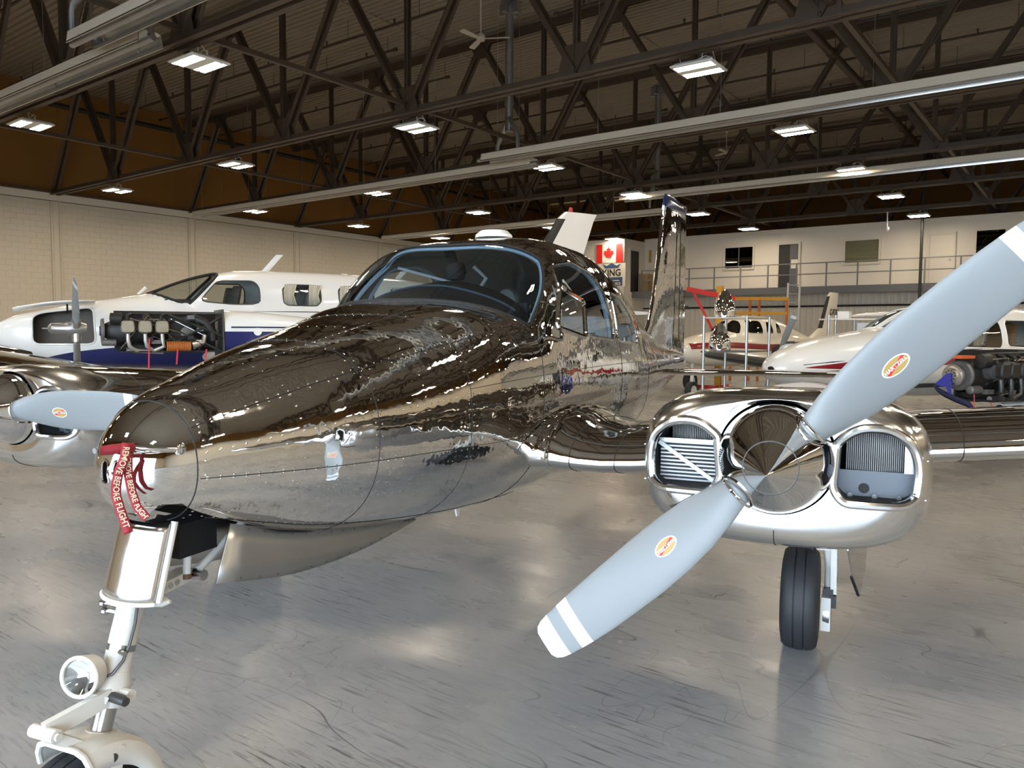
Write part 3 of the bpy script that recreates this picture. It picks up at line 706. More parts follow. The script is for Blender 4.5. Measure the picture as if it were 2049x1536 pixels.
# landing light slots in the nose and the nose wheel well
for (ya, yb) in ((-.032, .0), (.016, .042)):
    y, X, z = arr(V); F = np.where(X < .11, sdf_poly(y, z, round_poly([(ya, 1.168), (yb, 1.163), (yb, 1.24), (ya, 1.236)], .016, 4)), -1)
    V, ins, out, ce = split(V, T, F); T = tris_of(out)
    for lp in loops(ce):
        if len(lp) > 8:
            P = resample([V[i] for i in lp], 28); g = MB(); g.tube(P, .004, 6, closed=True); fr = g.build('nose_slot', 'polished_smooth', AIR)
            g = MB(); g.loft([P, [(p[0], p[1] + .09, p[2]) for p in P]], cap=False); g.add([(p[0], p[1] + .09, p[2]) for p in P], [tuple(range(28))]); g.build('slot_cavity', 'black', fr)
y, X, z = arr(V); F = np.where(z < 1.1, sdf_poly(y, X, round_poly([(-.15, .10), (.15, .10), (.17, .6), (.15, 1.45), (-.15, 1.45), (-.17, .6)], .03)), -1)
V, ins, out, ce = split(V, T, F); T = tris_of(out)
WELL = [V[i] for i in max(loops(ce), key=len)]
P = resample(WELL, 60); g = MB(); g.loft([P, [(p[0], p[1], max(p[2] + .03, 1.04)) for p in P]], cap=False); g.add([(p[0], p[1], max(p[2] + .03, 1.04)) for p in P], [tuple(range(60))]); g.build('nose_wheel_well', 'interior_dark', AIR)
# nose cap and the rest of the skin
y, X, z = arr(V); F = .172 - X
V, ins, out, ce = split(V, T, F); T = tris_of(out)
ncap = obj('nose_cap', sub_mesh('nose_cap', V, ins, 'polished_smooth', 60), AIR)
skin = obj('fuselage', sub_mesh('fuselage', V, T, 'polished_skin', 60), AIR)
y, X, z = arr(V); keep = [q for q in T if all(1.42 < X[i] < 5.0 for i in q)]
r = np.hypot(y, z - f_zc(X)); s = 1 - .028 / r; VL = [(y[i] * s[i], X[i], f_zc(X[i]) + (z[i] - f_zc(X[i])) * s[i]) for i in range(len(V))]
obj('cabin_lining', sub_mesh('cabin_lining', VL, keep, 'cabin_liner', 60), AIR)
def seam(ph0, ph1, X0, X1=None, n=60, r=.0016, parent=skin, m='black'):
    t = np.linspace(0, 1, n); P = surf(X0 + (0 if X1 is None else (X1 - X0)) * t, ph0 + (ph1 - ph0) * t, .0004)
    g = MB(); g.tube([tuple(p) for p in P], r, 5); g.build('panel_seam', m, parent)
seam(-1.2, PI + 1.2, .172, r=.0022)
for Xq in (.80, 1.32, 1.95, 3.36, 4.6): seam(-1.1, PI + 1.1 if Xq < 1.5 else .55, Xq)
seam(.62, .62, .18, 1.9); seam(-.18, -.18, .18, 4.5); seam(1.2, 1.2, .2, 1.55); seam(-.9, -.9, .25, 2.2); seam(.25, .25, 1.32, 4.4)
# rivets
RV = MB(); dome = [(math.cos(a), math.sin(a)) for a in [2 * PI * k / 6 for k in range(6)]]
def rivet(p, n, r=.0045, h=.0022):
    p, n = Vector(p), Vector(n).normalized(); u = n.orthogonal().normalized(); v = n.cross(u)
    RV.add([p + (u * c + v * s) * r for c, s in dome] + [p + (u * c + v * s) * r * .6 + n * h * .8 for c, s in dome] + [p + n * h],
           [(i, (i + 1) % 6, 6 + (i + 1) % 6, 6 + i) for i in range(6)] + [(6 + i, 6 + (i + 1) % 6, 12) for i in range(6)])
def rv_at(X, ph, r=.0045):
    e = 1e-3; p = surf(X, ph); a = surf(X + e, ph) - p; b = surf(X, ph + e) - p; n = np.cross(b, a)
    c = np.array([0, X, float(f_zc(X))]); n = n if n @ (p - c) > 0 else -n
    rivet(p, n, r, r * .32)
def rowX(ph, X0, X1, d=.035, r=.0045):
    for X in np.arange(X0, X1, d): rv_at(float(X), ph(X) if callable(ph) else ph, r)
def rowP(X, p0, p1, d=.035, r=.0045):
    ph = p0
    while ph < p1: rv_at(X, ph, r); ph += d / max(float(rad(np.array(X), np.array(ph))), .05)
for Xq in (.195, .50, .785, .815, 1.05, 1.305, 1.335, 1.6): rowP(Xq, -1.0, 2.3, .045)
for ph in (.60, .64, -.165, -.2, .2, 1.18, -.5, -.88): rowX(ph, .2, 1.55 if ph > .9 else 2.0, .038)
for Xq in (1.935, 1.965, 2.2, 2.6, 3.345, 3.375, 4.0, 4.3, 4.6, 5.0, 5.5, 6.1, 6.7): rowP(Xq, -.9, .50 if Xq < 4.4 else 1.2, .05)
for ph in (.10, .25, .33, -.2, -.5): rowX(ph, 2.0, 6.4, .05)
for k in range(140):
    X = rng.uniform(.25, 1.3); rv_at(X, rng.uniform(-.85, -.25), .0042)
RV.build('rivets', 'polished_smooth', skin, kind='stuff')
# ---- roof dome, belly antenna
g = MB(); g.lathe([(.115, 0), (.112, .018), (.085, .042), (.0, .05)], 28, 'z', (0, 2.78, 2.193)); g.build('antenna_dome', 'white_paint', AIR, label='flat white antenna dome')
g = MB(); g.prism([(0, 0), (.06, 0), (.05, -.07), (.025, -.07)], .008, lambda u, v, w: (.1 + w, 2.05 + u, .70 + v)); g.build('belly_antenna', 'white_paint', AIR)
# ---- storm window standing open
C4 = [(2.07, .685, 1.852), (1.935, .72, 1.645), (2.39, .72, 1.593), (2.44, .69, 1.785)]
sw = MB(); P = []
for i in range(4):
    a, b = Vector(C4[i]), Vector(C4[(i + 1) % 4])
    for k in range(10): q = a.lerp(b, k / 10); P.append(Q(*q))
P = np.array(P); P = (np.roll(P, 1, 0) + P * 2 + np.roll(P, -1, 0)) / 4; sw.tube([tuple(p) for p in P], .013, 8, closed=True); so = sw.build('storm_window', 'polished_smooth', AIR)
g = MB(); g.add([Q(*c) for c in C4], [(0, 1, 2, 3)]); obj('pane', g.mesh('pane', 'clear_glass', smooth=False), so)
g = MB(); g.tube([Q(2.32, .61, 1.90), Q(2.36, .66, 1.82), Q(2.38, .67, 1.76)], .006, 6); g.build('stay', 'steel', so)
# ---- fin and tail
def foil(n, t, m=.0):
    pts = []
    for k in range(n):
        a = 2 * PI * k / n; c = .5 * (1 + math.cos(a)); x = c
        yt = 5 * t * (.2969 * math.sqrt(x) - .126 * x - .3516 * x * x + .2843 * x ** 3 - .1015 * x ** 4)
        pts.append((x, (yt if a < PI else -yt) + m * 4 * x * (1 - x)))
    return pts
FZ = [1.30, 1.5, 1.7, 1.98, 2.4, 2.8, 3.02, 3.10, 3.20, 3.26, 3.285]; FL = [5.9, 6.55, 6.85, 7.08, 7.27, 7.44, 7.535, 7.57, 7.62, 7.70, 7.85]; FT = [9.06] * 7 + [9.05, 9.0, 8.9, 8.75]; TH = [.10, .13, .13, .125, .115, .11, .105, .10, .09, .06, .02]
ringF = [[(c[1] * TH[i] / .12 , FL[i] + c[0] * (FT[i] - FL[i]), FZ[i]) for c in foil(36, .085)] for i in range(len(FZ))]
g = MB(); g.loft(ringF[:8]); fin = g.build('tail_fin', 'polished_skin', AIR, ang=60)
g = MB(); g.loft(ringF[7:]); g.build('fin_tip', 'tip_blue', fin, ang=60)
g = MB(); g.tube([(.066, 8.35, 1.5), (.05, 8.42, 2.98)], .006, 5); g.build('rudder_hinge_line', 'black', fin)
g = MB(); g.bar((.0, 9.02, 1.98), (.02, 9.22, 1.97), .01, .03); g.build('rudder_tab', 'polished_smooth', fin)
for sg in (1, -1):
    rings = []
    for Yq in np.linspace(0, 2.5, 12):
        t = Yq / 2.5; le = 7.0 + .38 * t; te = 8.2 - .03 * t; th = .10 * (1 - .25 * t)
        if t > .97: le += .12; te -= .1; th *= .5
        rings.append([(sg * Yq, le + c[0] * (te - le), 1.17 + c[1] * th / .12) for c in foil(32, .095)])
    g = MB(); g.loft(rings); g.build('tailplane', 'polished_wing', AIR, ang=60)
# ---- wings
def wing(sg):
    Ys = [.40, .56, .64, .70, .76, .84, .95, 1.1, 1.3, 2.0, 2.4, 3.2, 4.2, 5.0]; rings = []
    for Yq in Ys:
        bul = .55 * math.exp(-((Yq - .66) / .12) ** 2); zl = .985 + .107 * max(Yq - 1.0, 0); le = 1.90 - .05 * bul + .03 * max(Yq - 1.2, 0); te = 3.62 - .12 * max(Yq - 1.2, 0)
        ch = te - le; th = .15 * 1.0 + .03 * bul
        ring = []
        for c in foil(48, th / 1.0):
            x = c[0]; zz = c[1] * ch * (1 + .55 * bul * (1 if c[1] > 0 else .5)) * (1.15 if c[1] > 0 else .62); ring.append((sg * Yq, le + x * ch, zl + .01 + zz - .02 * x + .03 * bul))
        rings.append(ring)
    g = MB(); g.loft(rings); w = g.build('wing', 'polished_wing', AIR, ang=60)
    def wl(Yq, k):
        i = max(j for j in range(len(Ys)) if Ys[j] <= Yq); t = (Yq - Ys[i]) / (Ys[i + 1] - Ys[i]); a, b = Vector(rings[i][k]), Vector(rings[i + 1][k]); return a.lerp(b, t)
    for Yq in (.80, 1.02, 2.45, 2.75):
        g = MB(); g.tube([wl(Yq, k) * 1.0 for k in range(8, 41)], .0022, 5); g.build('panel_seam', 'black', w)
    g = MB(); P = [wl(.70, k) for k in range(10, 39)]; g.tube([p + Vector((sg * -.01, -.004, 0)) for p in P], .011, 8); g.build('root_flange', 'polished_smooth', w)
    R = [(.02, 0), (.14, .12), (.22, .35), (.27, .75), (.285, 1.3), (.27, 1.9), (.21, 2.6), (.12, 3.2), (.03, 3.6)]
    g = MB(); g.lathe(R, 28, 'y', (sg * 5.1, -.2, 1.38)); g.build('tip_tank', 'polished_wing', AIR, ang=60)
for sg in (1, -1): wing(sg)
# ---- engine nacelles
NY = 1.805; HZ = 1.229
def nacelle(sg):
    S = [.962, .955, .962, .985, 1.03, 1.09, 1.2, 1.5, 1.9, 2.4, 3.0, 3.6, 4.2, 4.45]
    hw = pchip(range(14), [.182, .25, .33, .385, .425, .448, .462, .47, .465, .44, .38, .30, .17, .02]); hh = pchip(range(14), [.182, .20, .218, .236, .252, .262, .268, .268, .26, .24, .21, .165, .10, .015])
    ne = pchip(range(14), [2.0, 2.25, 2.6, 2.8, 2.95, 3.05, 3.1, 3.0, 2.9, 2.7, 2.5, 2.3, 2.1, 2.0]); zc = pchip(range(14), [HZ, 1.215, 1.20, 1.192, 1.187, 1.18, 1.17, 1.15, 1.13, 1.12, 1.13, 1.15, 1.17, 1.17]); fx = pchip(range(14), S)
    U = np.r_[np.linspace(0, 6, 46), np.linspace(6.2, 13, 40)]; n = 180; ph = np.linspace(0, 2 * PI, n, endpoint=False); VV = []
    for u in U:
        e = ne(u); c, s = np.cos(ph), np.sin(ph); r = ((np.abs(c) / hw(u)) ** e + (np.abs(s) / hh(u)) ** e) ** (-1 / e)
        VV += [(sg * NY + r[k] * c[k], float(fx(u)), float(zc(u)) + r[k] * s[k]) for k in range(n)]
    TT = []
    for i in range(len(U) - 1):
        for k in range(n):
            a, b, c, d = i * n + k, i * n + (k + 1) % n, (i + 1) * n + (k + 1) % n, (i + 1) * n + k; TT += [(a, b, c), (a, c, d)]
    INT = round_poly([(.165, 1.215), (.172, 1.285), (.235, 1.338), (.325, 1.338), (.395, 1.285), (.412, 1.21), (.403, 1.125), (.37, 1.103), (.20, 1.103), (.172, 1.14)], .05)
    nac = empty('engine_nacelle', parent=AIR)
    for side in (1, -1):
        y, X, z = arr(VV); F = np.where(X < 1.1, sdf_poly((y - sg * NY) * side, z, INT), -1)
        VV, ins, out, ce = split(VV, TT, F); TT = tris_of(out); lp = max(loops(ce), key=len); P = resample([VV[i] for i in lp], 80)
        g = MB(); g.tube(P, .015, 10, closed=True); g.build('intake_lip', 'polished_cowl', nac)
        cx = sg * NY + side * .29; P2 = [(cx + (p[0] - cx) * .93, 1.12 + (p[1] - 1.0) * .3, 1.22 + (p[2] - 1.22) * .93) for p in P]; P3 = [(p[0], 1.42, p[2]) for p in P2]
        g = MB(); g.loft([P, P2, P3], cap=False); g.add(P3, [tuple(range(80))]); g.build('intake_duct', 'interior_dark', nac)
        inb = side * sg < 0
        b = MB(); b.lathe([(.085, 0), (.085, .19)], 20, 'z', (cx + side * .0, 1.25, 1.14)); b.build('cylinder_barrel', 'engine_dark', nac)
        fn = MB(); fn.box((0, 0, 0), (.0035, .05, .20)); fm = fn.mesh('cooling_fin', 'engine_grey', smooth=False)
        if inb == (sg > 0):
            for k in range(26): o = obj('cooling_fin', fm, nac); o.location = (cx - .075 + k * .006, 1.16 + .03 * abs(k - 13) / 13, 1.26)
            cb = MB(); cb.box((cx, 1.115, 1.178), (.205, .05, .145)); oc = cb.build('oil_cooler', 'black', nac, smooth=False)
            ff = MB(); ff.box((0, 0, 0), (.20, .012, .0058)); ffm = ff.mesh('cooler_fin', 'cooler_alu', smooth=False)
            for k in range(11): o = obj('cooler_fin', ffm, oc); o.location = (cx, 1.085, 1.116 + k * .0128)
            tb = MB(); tb.box((cx, 1.088, 1.252), (.21, .02, .012)); tb.build('cooler_tank', 'aluminium', oc, smooth=False)
            st = MB(); st.bar((cx - side * -.105, 1.072, 1.245), (cx - side * .105, 1.072, 1.105), .014, .004, up=(0, 1, 0)); st.build('brace_strip', 'blade_white', oc, smooth=False)
        else:
            for k in range(28): o = obj('cooling_fin', fm, nac); o.location = (cx - .082 + k * .006, 1.10 + .03 * abs(k - 14) / 14, 1.27)
            cb = MB(); cb.box((cx + .0, 1.075, 1.148), (.225, .012, .085)); pb = cb.build('baffle_plate', 'baffle_grey', nac, smooth=False)
            cb = MB(); cb.lathe([(.016, 0), (.016, .003)], 14, 'y', (cx - .03, 1.064, 1.135)); cb.build('plate_hole', 'black', pb)
            for k in (-.07, 0, .07): cb = MB(); cb.lathe([(.008, -.006), (.008, 0), (.004, .004)], 8, 'y', (cx + k, 1.056, 1.113)); cb.build('plate_screw', 'steel', pb)
            cb = MB(); cb.box((cx + side * .10, 1.07, 1.24), (.035, .01, .10)); cb.build('side_baffle', 'aluminium', nac, smooth=False)
    me = sub_mesh('cowling', VV, TT, 'polished_cowl', 60); me.materials.append(MATS['polished_wing'])
    me.polygons.foreach_set('material_index', [1 if p.center[1] > 1.16 else 0 for p in me.polygons]); obj('cowling', me, nac)
    g = MB(); g.tube([(sg * NY, float(fx(u)), float(zc(u) - hh(u)) - .0005) for u in np.linspace(1.5, 7, 30)], .0018, 5); g.build('cowl_seam', 'black', nac)
    g = MB(); g.tube([(sg * NY, float(fx(u)), float(zc(u) + hh(u)) + .0005) for u in np.linspace(1.5, 7, 30)], .0018, 5); g.build('cowl_seam', 'black', nac)
    g = MB(); e = float(ne(6.6)); pts = []
    for a in np.linspace(0, 2 * PI, 90, endpoint=False):
        c, s = math.cos(a), math.sin(a); r = ((abs(c) / float(hw(6.6))) ** e + (abs(s) / float(hh(6.6))) ** e) ** (-1 / e) + .0005; pts.append((sg * NY + r * c, float(fx(6.6)), float(zc(6.6)) + r * s))
    g.tube(pts, .002, 5, closed=True); g.build('cowl_seam', 'black', nac)
    rv = MB(); global RV; RV = rv
    for side in (1, -1):
        for (a, b) in ((.10, 1.352), (.24, 1.372), (.40, 1.33), (.432, 1.24), (.43, 1.12), (.30, 1.078), (.18, 1.07), (.36, 1.06)):
            rivet((sg * NY + side * a, .975 + .25 * max(0, a - .25), b), (0, -1, .2), .004, .002)
    rv.build('cowl_screws', 'steel', nac, kind='stuff')
    return nac
pass
for sg in (1, -1): nacelle(sg)
# ---- propellers
PX = .905
def propeller(sg, ang):
    t = empty('propeller', parent=AIR); t.location = (sg * NY, PX, HZ)
    pr = [(.001, -.272), (.006, -.264), (.02, -.24), (.045, -.195), (.078, -.14), (.112, -.085), (.142, -.04), (.163, -.005), (.173, .03), (.176, .052), (.16, .056)]
    g = MB(); g.lathe(pr, 56, 'y'); sp = g.build('spinner', 'polished_smooth', t, ang=50)
    g = MB(); g.tube([(.0795 * math.sin(a), -.139, .0795 * math.cos(a)) for a in np.linspace(0, 2 * PI, 60, endpoint=False)], .0012, 5, closed=True); g.build('spinner_seam', 'dark_steel', t)
    SR = [.05, .13, .17, .23, .32, .43, .55, .68, .78, .865, .915, .965, 1.0, 1.022, 1.034]
    CHd = [.074, .09, .112, .15, .186, .204, .206, .198, .19, .178, .169, .158, .145, .125, .09]; THk = [.072, .068, .056, .044, .036, .030, .025, .020, .017, .014, .012, .010, .008, .006, .004]
    OFF = [0, 0, 0, .002, .004, .004, .004, .006, .008, .011, .013, .016, .018, .02, .021]
    BE = [.55, .55, .54, .52, .48, .43, .37, .32, .28, .26, .25, .24, .235, .23, .23]
    fc, ft, fo, fb = (pchip(SR, q) for q in (CHd, THk, OFF, BE))
    for kb in range(2):
        A_ = ang + kb * PI; ax = Vector((math.cos(A_), 0, math.sin(A_))); pe = Vector((-math.sin(A_), 0, math.cos(A_))); fw = Vector((0, -1, 0))
        def bp(r, c, side):      # c: -1..1 across the chord; side +1 the face toward the nose
            b = float(fb(r)); cd = pe * math.cos(b) + fw * math.sin(b) * (1); nd = fw * math.cos(b) - pe * math.sin(b)
            h = float(ft(r)) * math.sqrt(max(0, 1 - c * c)) * (.72 if side > 0 else .28)
            return ax * r + cd * (c * float(fc(r)) / 2 - float(fo(r))) + nd * side * h
        g = MB(); rings = [[bp(r, math.cos(a), 1 if math.sin(a) >= 0 else -1) if True else None for a in np.linspace(0, 2 * PI, 28, endpoint=False)] for r in SR]
        n = 28
        for i in range(len(SR) - 1):
            g.m = 1 if (.864 <= SR[i] < .914 or SR[i] >= .964) else 0
            g.loft([rings[i], rings[i + 1]], cap=False)
        g.m = 1; g.add(rings[-1], [tuple(range(n))]); g.m = 0; g.add(rings[0], [tuple(range(n))])
        me = bpy.data.meshes.new('blade'); me.from_pydata(g.v, [], g.f); bm = bmesh.new(); bm.from_mesh(me)
        for fce, mi in zip(bm.faces, g.mi): fce.material_index = mi
        bmesh.ops.remove_doubles(bm, verts=bm.verts, dist=1e-5); bmesh.ops.recalc_face_normals(bm, faces=bm.faces); bm.to_mesh(me); bm.free()
        me.materials.append(MATS['blade_grey']); me.materials.append(MATS['blade_white']); shade(me, 50); bl = obj('blade', me, t)
        # root cuff and opening in the spinner
        g = MB(); rr = .152; cdv = pe; g.tube([ax * rr + (pe * math.cos(a) * .062 + fw * (math.sin(a) * .056 + .0)) for a in np.linspace(0, 2 * PI, 40, endpoint=False)], .005, 8, closed=True); g.build('cuff_ring', 'polished_smooth', t)
        g = MB(); g.loft([[ax * q + pe * math.cos(a) * .060 + fw * math.sin(a) * .054 for a in np.linspace(0, 2 * PI, 40, endpoint=False)] for q in (.06, .118)]); g.build('root_opening', 'black', t)
        # maker's oval
        r0 = .445
        def dm(u, v, lift): return bp(r0 + u, max(-.99, min(.99, (v / (float(fc(r0)) / 2)))), 1) + Vector((0, -lift, 0))
        def oval(a, b, lift, m, name):
            g = MB(); N_ = 36; ring = lambda s: [dm(a * s * math.cos(q), b * s * math.sin(q), lift) for q in np.linspace(0, 2 * PI, N_, endpoint=False)]
            g.loft([ring(1), ring(.6), ring(.25)], cap=False); g.add(ring(.25), [tuple(range(N_))]); return obj(name, g.mesh(name, m), t)
        oval(.046, .0265, .0012, 'blade_white', 'decal_border'); oval(.041, .0225, .0018, 'gold_decal', 'decal_field')
        g = MB(); st = [(-.037, -.0085), (-.030, -.0145), (.037, .0085), (.030, .0145)]
        g.loft([[dm(st[0][0] + (st[3][0] - st[0][0]) * k / 8, st[0][1] + (st[3][1] - st[0][1]) * k / 8, .0024) for k in range(9)], [dm(st[1][0] + (st[2][0] - st[1][0]) * k / 8, st[1][1] + (st[2][1] - st[1][1]) * k / 8, .0024) for k in range(9)]], cap=False, ring_closed=False); obj('decal_stripe', g.mesh('decal_stripe', 'decal_red'), t)
        text_obj('lettering', 'HARTZELL', .017, 'blade_white', lambda u, v: dm(u * .97, v + .02 * u * 0, .003), t, bold=.0004)
    return t
propeller(1, math.radians(44.3)); propeller(-1, math.radians(2.5))
# ---- nose gear
def axis_pt(z): t = (1.0 - z) / .573; return Vector(Q(.165 - .20 * t, 0, z))
ng = empty('nose_gear', parent=AIR)
g = MB(); g.tube([axis_pt(1.0), axis_pt(.62), axis_pt(.585)], [.040, .040, .043], 24); g.build('oleo_strut', 'gear_white', ng)
g = MB(); g.tube([axis_pt(.60), axis_pt(.57), axis_pt(.53), axis_pt(.505)], [.044, .052, .052, .046], 24); g.build('strut_collar', 'gear_white', ng)
g = MB(); g.tube([axis_pt(.52), axis_pt(.43)], .030, 24); g.build('piston', 'steel', ng)
g = MB(); g.tube([axis_pt(.44), axis_pt(.425), axis_pt(.41), axis_pt(.385)], [.042, .046, .046, .05], 20); g.box(axis_pt(.40) + Vector((0, .0, 0)), (.14, .10, .045)); g.build('fork_crown', 'gear_white', ng)
WC = Vector(Q(-.115, 0, .205))
# mud guard over the wheel
g = MB(); rings = []
for a in np.linspace(math.radians(8), math.radians(100), 20):
    c, s = math.cos(a), math.sin(a); r = .250
    prof = [(-.105, .0), (-.105, r - .04), (-.09, r - .012), (-.06, r), (.06, r), (.09, r - .012), (.105, r - .04), (.105, 0)][1:-1]
    rings.append([WC + Vector((u, c * rr_, s * rr_)) for u, rr_ in [(-.105, r - .075)] + prof + [(.105, r - .075)]])
g.loft(rings, cap=False, ring_closed=False); me = g.mesh('mud_guard', 'gear_white'); mg = obj('mud_guard', me, ng); md = mg.modifiers.new('s', 'SOLIDIFY'); md.thickness = .006
g = MB(); g.tube(rings[0], .006, 6); g.build('guard_edge', 'gear_white', ng); g = MB(); g.tube(rings[-1], .009, 8); g.build('guard_edge', 'gear_white', ng)
def tyre_prof(R, w, groove=True):
    p = [(R * .52, -w * .36), (R * .58, -w * .44), (R * .74, -w * .5), (R * .90, -w * .46), (R * .965, -w * .36), (R * .988, -w * .24)]
    if groove: p += [(R * .990, -w * .15), (R * .962, -w * .142), (R * .962, -w * .118), (R * .997, -w * .11), (R, 0)]
    else: p += [(R, 0)]
    return p + [(a, -b) for a, b in p[::-1]][1:]
def wheel(name, c, R, w, par, hubm='gear_white'):
    t = MB(); t.lathe(tyre_prof(R, w), 56, 'x', c, cap=False); o = t.build('tyre', 'tyre', par, ang=50)
    h = MB(); h.lathe([(.02, -w * .42), (R * .16, -w * .42), (R * .2, -w * .3), (R * .42, -w * .26), (R * .52, -w * .40), (R * .56, -w * .40), (R * .53, 0), (R * .56, w * .40), (R * .52, w * .40), (R * .42, w * .26), (R * .2, w * .3), (R * .16, w * .42), (.02, w * .42)], 32, 'x', c); h.build('wheel_hub', hubm, par)
wheel('', WC, .205, .15, ng)
for s in (-1, 1):
    g = MB(); g.bar(WC + Vector((s * .095, 0, -.02)), WC + Vector((s * .095, .06, .19)), .035, .018, up=(1, 0, 0)); g.build('fork_leg', 'gear_white', ng)
g = MB(); g.tube([WC + Vector((-.11, 0, 0)), WC + Vector((.11, 0, 0))], .014, 12); g.build('axle', 'steel', ng)
# torque links
apex = Vector(Q(-.205, 0, .515)); up_ = Vector(Q(-.02, .03, .545)); lo_ = Vector(Q(-.065, .03, .40))
g = MB(); g.bar(apex + Vector((0, 0, .004)), up_, .05, .022, up=(1, 0, 0)); g.build('torque_link', 'gear_white', ng)
g = MB(); g.bar(apex - Vector((0, 0, .004)), lo_, .034, .03); g.build('torque_link', 'gear_white', ng)
g = MB(); g.tube([apex + Vector((-.045, 0, 0)), apex + Vector((.05, 0, 0))], .019, 14); g.tube([apex + Vector((.045, 0, 0)), apex + Vector((.058, 0, 0))], .011, 8); g.build('link_pin', 'gear_white', ng)
for p, m in ((lo_, 'dark_steel'), (up_, 'dark_steel')):
    g = MB(); g.tube([p + Vector((.0, 0, 0)), p + Vector((.075, -.01, 0))], [.016, .013], 12); g.build('link_bolt', m, ng)
g = MB(); g.tube([axis_pt(.545) + Vector((.03, 0, 0)), axis_pt(.545) + Vector((.085, 0, .0))], .018, 10); g.build('lug', 'gear_white', ng)
g = MB(); g.tube([axis_pt(.40) + Vector((.05, 0, .01)), axis_pt(.40) + Vector((.10, 0, .01))], .012, 8); g.build('lug', 'gear_white', ng)
# landing light
LC = Vector(Q(-.085, -.005, .625)); Rl = Matrix.Rotation(math.radians(14), 3, 'Z') @ Matrix.Rotation(math.radians(-6), 3, 'X')
g = MB(); g.lathe([(.0, .075), (.030, .070), (.050, .045), (.057, .012), (.058, -.008)], 32, 'y', LC, R=Rl, cap=False); ll = g.build('landing_light', 'gear_white', ng)
g = MB(); g.tube([LC + Rl @ Vector((.056 * math.cos(a), -.008, .056 * math.sin(a))) for a in np.linspace(0, 2 * PI, 40, endpoint=False)], .006, 8, closed=True); g.build('light_rim', 'gear_white', ll)
g = MB(); g.lathe([(.0, .030), (.02, .024), (.04, .006), (.052, -.005)], 28, 'y', LC, R=Rl, cap=False); g.build('light_reflector', 'polished_smooth', ll)
g = MB(); g.lathe([(.052, -.006), (.035, -.011), (.0, -.014)], 28, 'y', LC, R=Rl, cap=False); g.build('light_lens', 'clear_glass', ll)
g = MB(); g.bar(LC + Vector((.0, .01, -.055)), LC + Vector((.035, .055, -.085)), .03, .02); g.build('light_bracket', 'gear_white', ll)
g = MB(); g.tube([axis_pt(.80) + Vector((.042, -.02, 0)), axis_pt(.74) + Vector((.052, -.02, 0)), axis_pt(.68) + Vector((.05, -.02, 0)), axis_pt(.64) + Vector((.045, -.025, 0)), axis_pt(.61) + Vector((.035, -.045, 0)), axis_pt(.60) + Vector((.01, -.055, 0)), LC + Vector((.03, .05, -.01))], .0045, 6); g.build('light_cable', 'dark_steel', ng)
g = MB(); g.tube([axis_pt(.672), axis_pt(.655)], .0415, 24); g.tube([axis_pt(.664) + Vector((.03, -.03, 0)), axis_pt(.664) + Vector((.055, -.035, 0))], .008, 8); g.build('hose_clamp', 'steel', ng)
for (z_, x_) in ((.775, -.075), (.755, -.06)):
    p = axis_pt(z_); g = MB(); g.tube([p + Vector((-.03, -.01, 0)), p + Vector((x_, -.02, .006)), p + Vector((x_ - .02, -.02, .002))], .006, 8); g.lathe([(.011, -.009), (.013, 0), (.011, .009)], 10, 'x', p + Vector((x_ - .02, -.02, .002))); g.build('steering_fitting', 'steel', ng)
g = MB(); g.tube([axis_pt(.79) + Vector((.03, .03, 0)), axis_pt(.785) + Vector((.075, .05, .0)), axis_pt(.785) + Vector((.10, .055, 0))], [.022, .018, .006], 10); g.build('steering_boss', 'gear_white', ng)
# strut door: a curved chrome plate in front of the strut
g = MB(); rows = []
for k in range(9):
    t = k / 8; zc_ = 1.035 - .235 * t; xc = .118 - .075 * t; w_ = .106 + .004 * t
    rows.append([Q(xc + .05 * (1 - math.cos(u * 1.15)) / (1 - math.cos(1.15)) * .9, math.sin(u * 1.15) / math.sin(1.15) * w_ * (1 if u < 0 else .98) - .012, zc_ - .006 * u) for u in np.linspace(-1, 1, 15)])
g.loft(rows, cap=False, ring_closed=False); dr = obj('strut_door', g.mesh('strut_door', 'polished_cowl'), ng); md = dr.modifiers.new('s', 'SOLIDIFY'); md.thickness = .004
g = MB(); g.tube(rows[-1], .007, 6); g.build('door_edge', 'gear_white', dr)
g = MB(); g.tube([Vector(rows[0][-1]) + Vector((.0, .015, 0)), Vector(rows[-1][-1]) + Vector((0, .015, 0))], .011, 10); g.build('door_hinge_tube', 'gear_white', dr)
# drag brace and retraction links
a_ = axis_pt(.80) + Vector((.03, .02, 0)); b_ = Vector(Q(.315, .02, .815)); c_ = Vector(Q(.56, .02, .92))
g = MB(); g.bar(a_, b_, .012, .036, up=(0, 0, 1)); g.bar(a_ + Vector((-.05, 0, 0)), b_ + Vector((-.05, 0, 0)), .012, .036); g.build('drag_brace', 'gear_white', ng)
for k in range(4):
    p = a_.lerp(b_, .2 + .14 * k) + Vector((.0065, 0, 0)); g = MB(); g.lathe([(.010, 0), (.010, .002)], 12, 'x', p); g.build('lightening_hole', 'aluminium', ng)
g = MB(); g.tube([b_, c_], .014, 12); g.tube([b_ + Vector((.03, 0, .02)), c_ + Vector((.03, 0, .05))], .012, 12); g.build('upper_brace', 'gear_white', ng)
g = MB(); g.tube([b_ + Vector((-.03, 0, 0)), b_ + Vector((.05, 0, 0))], .018, 12); g.build('brace_pin', 'steel', ng)
g = MB(); g.tube([b_ + Vector((.01, -.035, .01)), b_ + Vector((.01, -.03, .075))], .013, 12); g.build('limit_switch', 'white_paint', ng); g = MB(); g.tube([b_ + Vector((.01, -.036, -.005)), b_ + Vector((.01, -.035, .012))], .015, 12); g.build('switch_cap', 'oil_brown', ng)
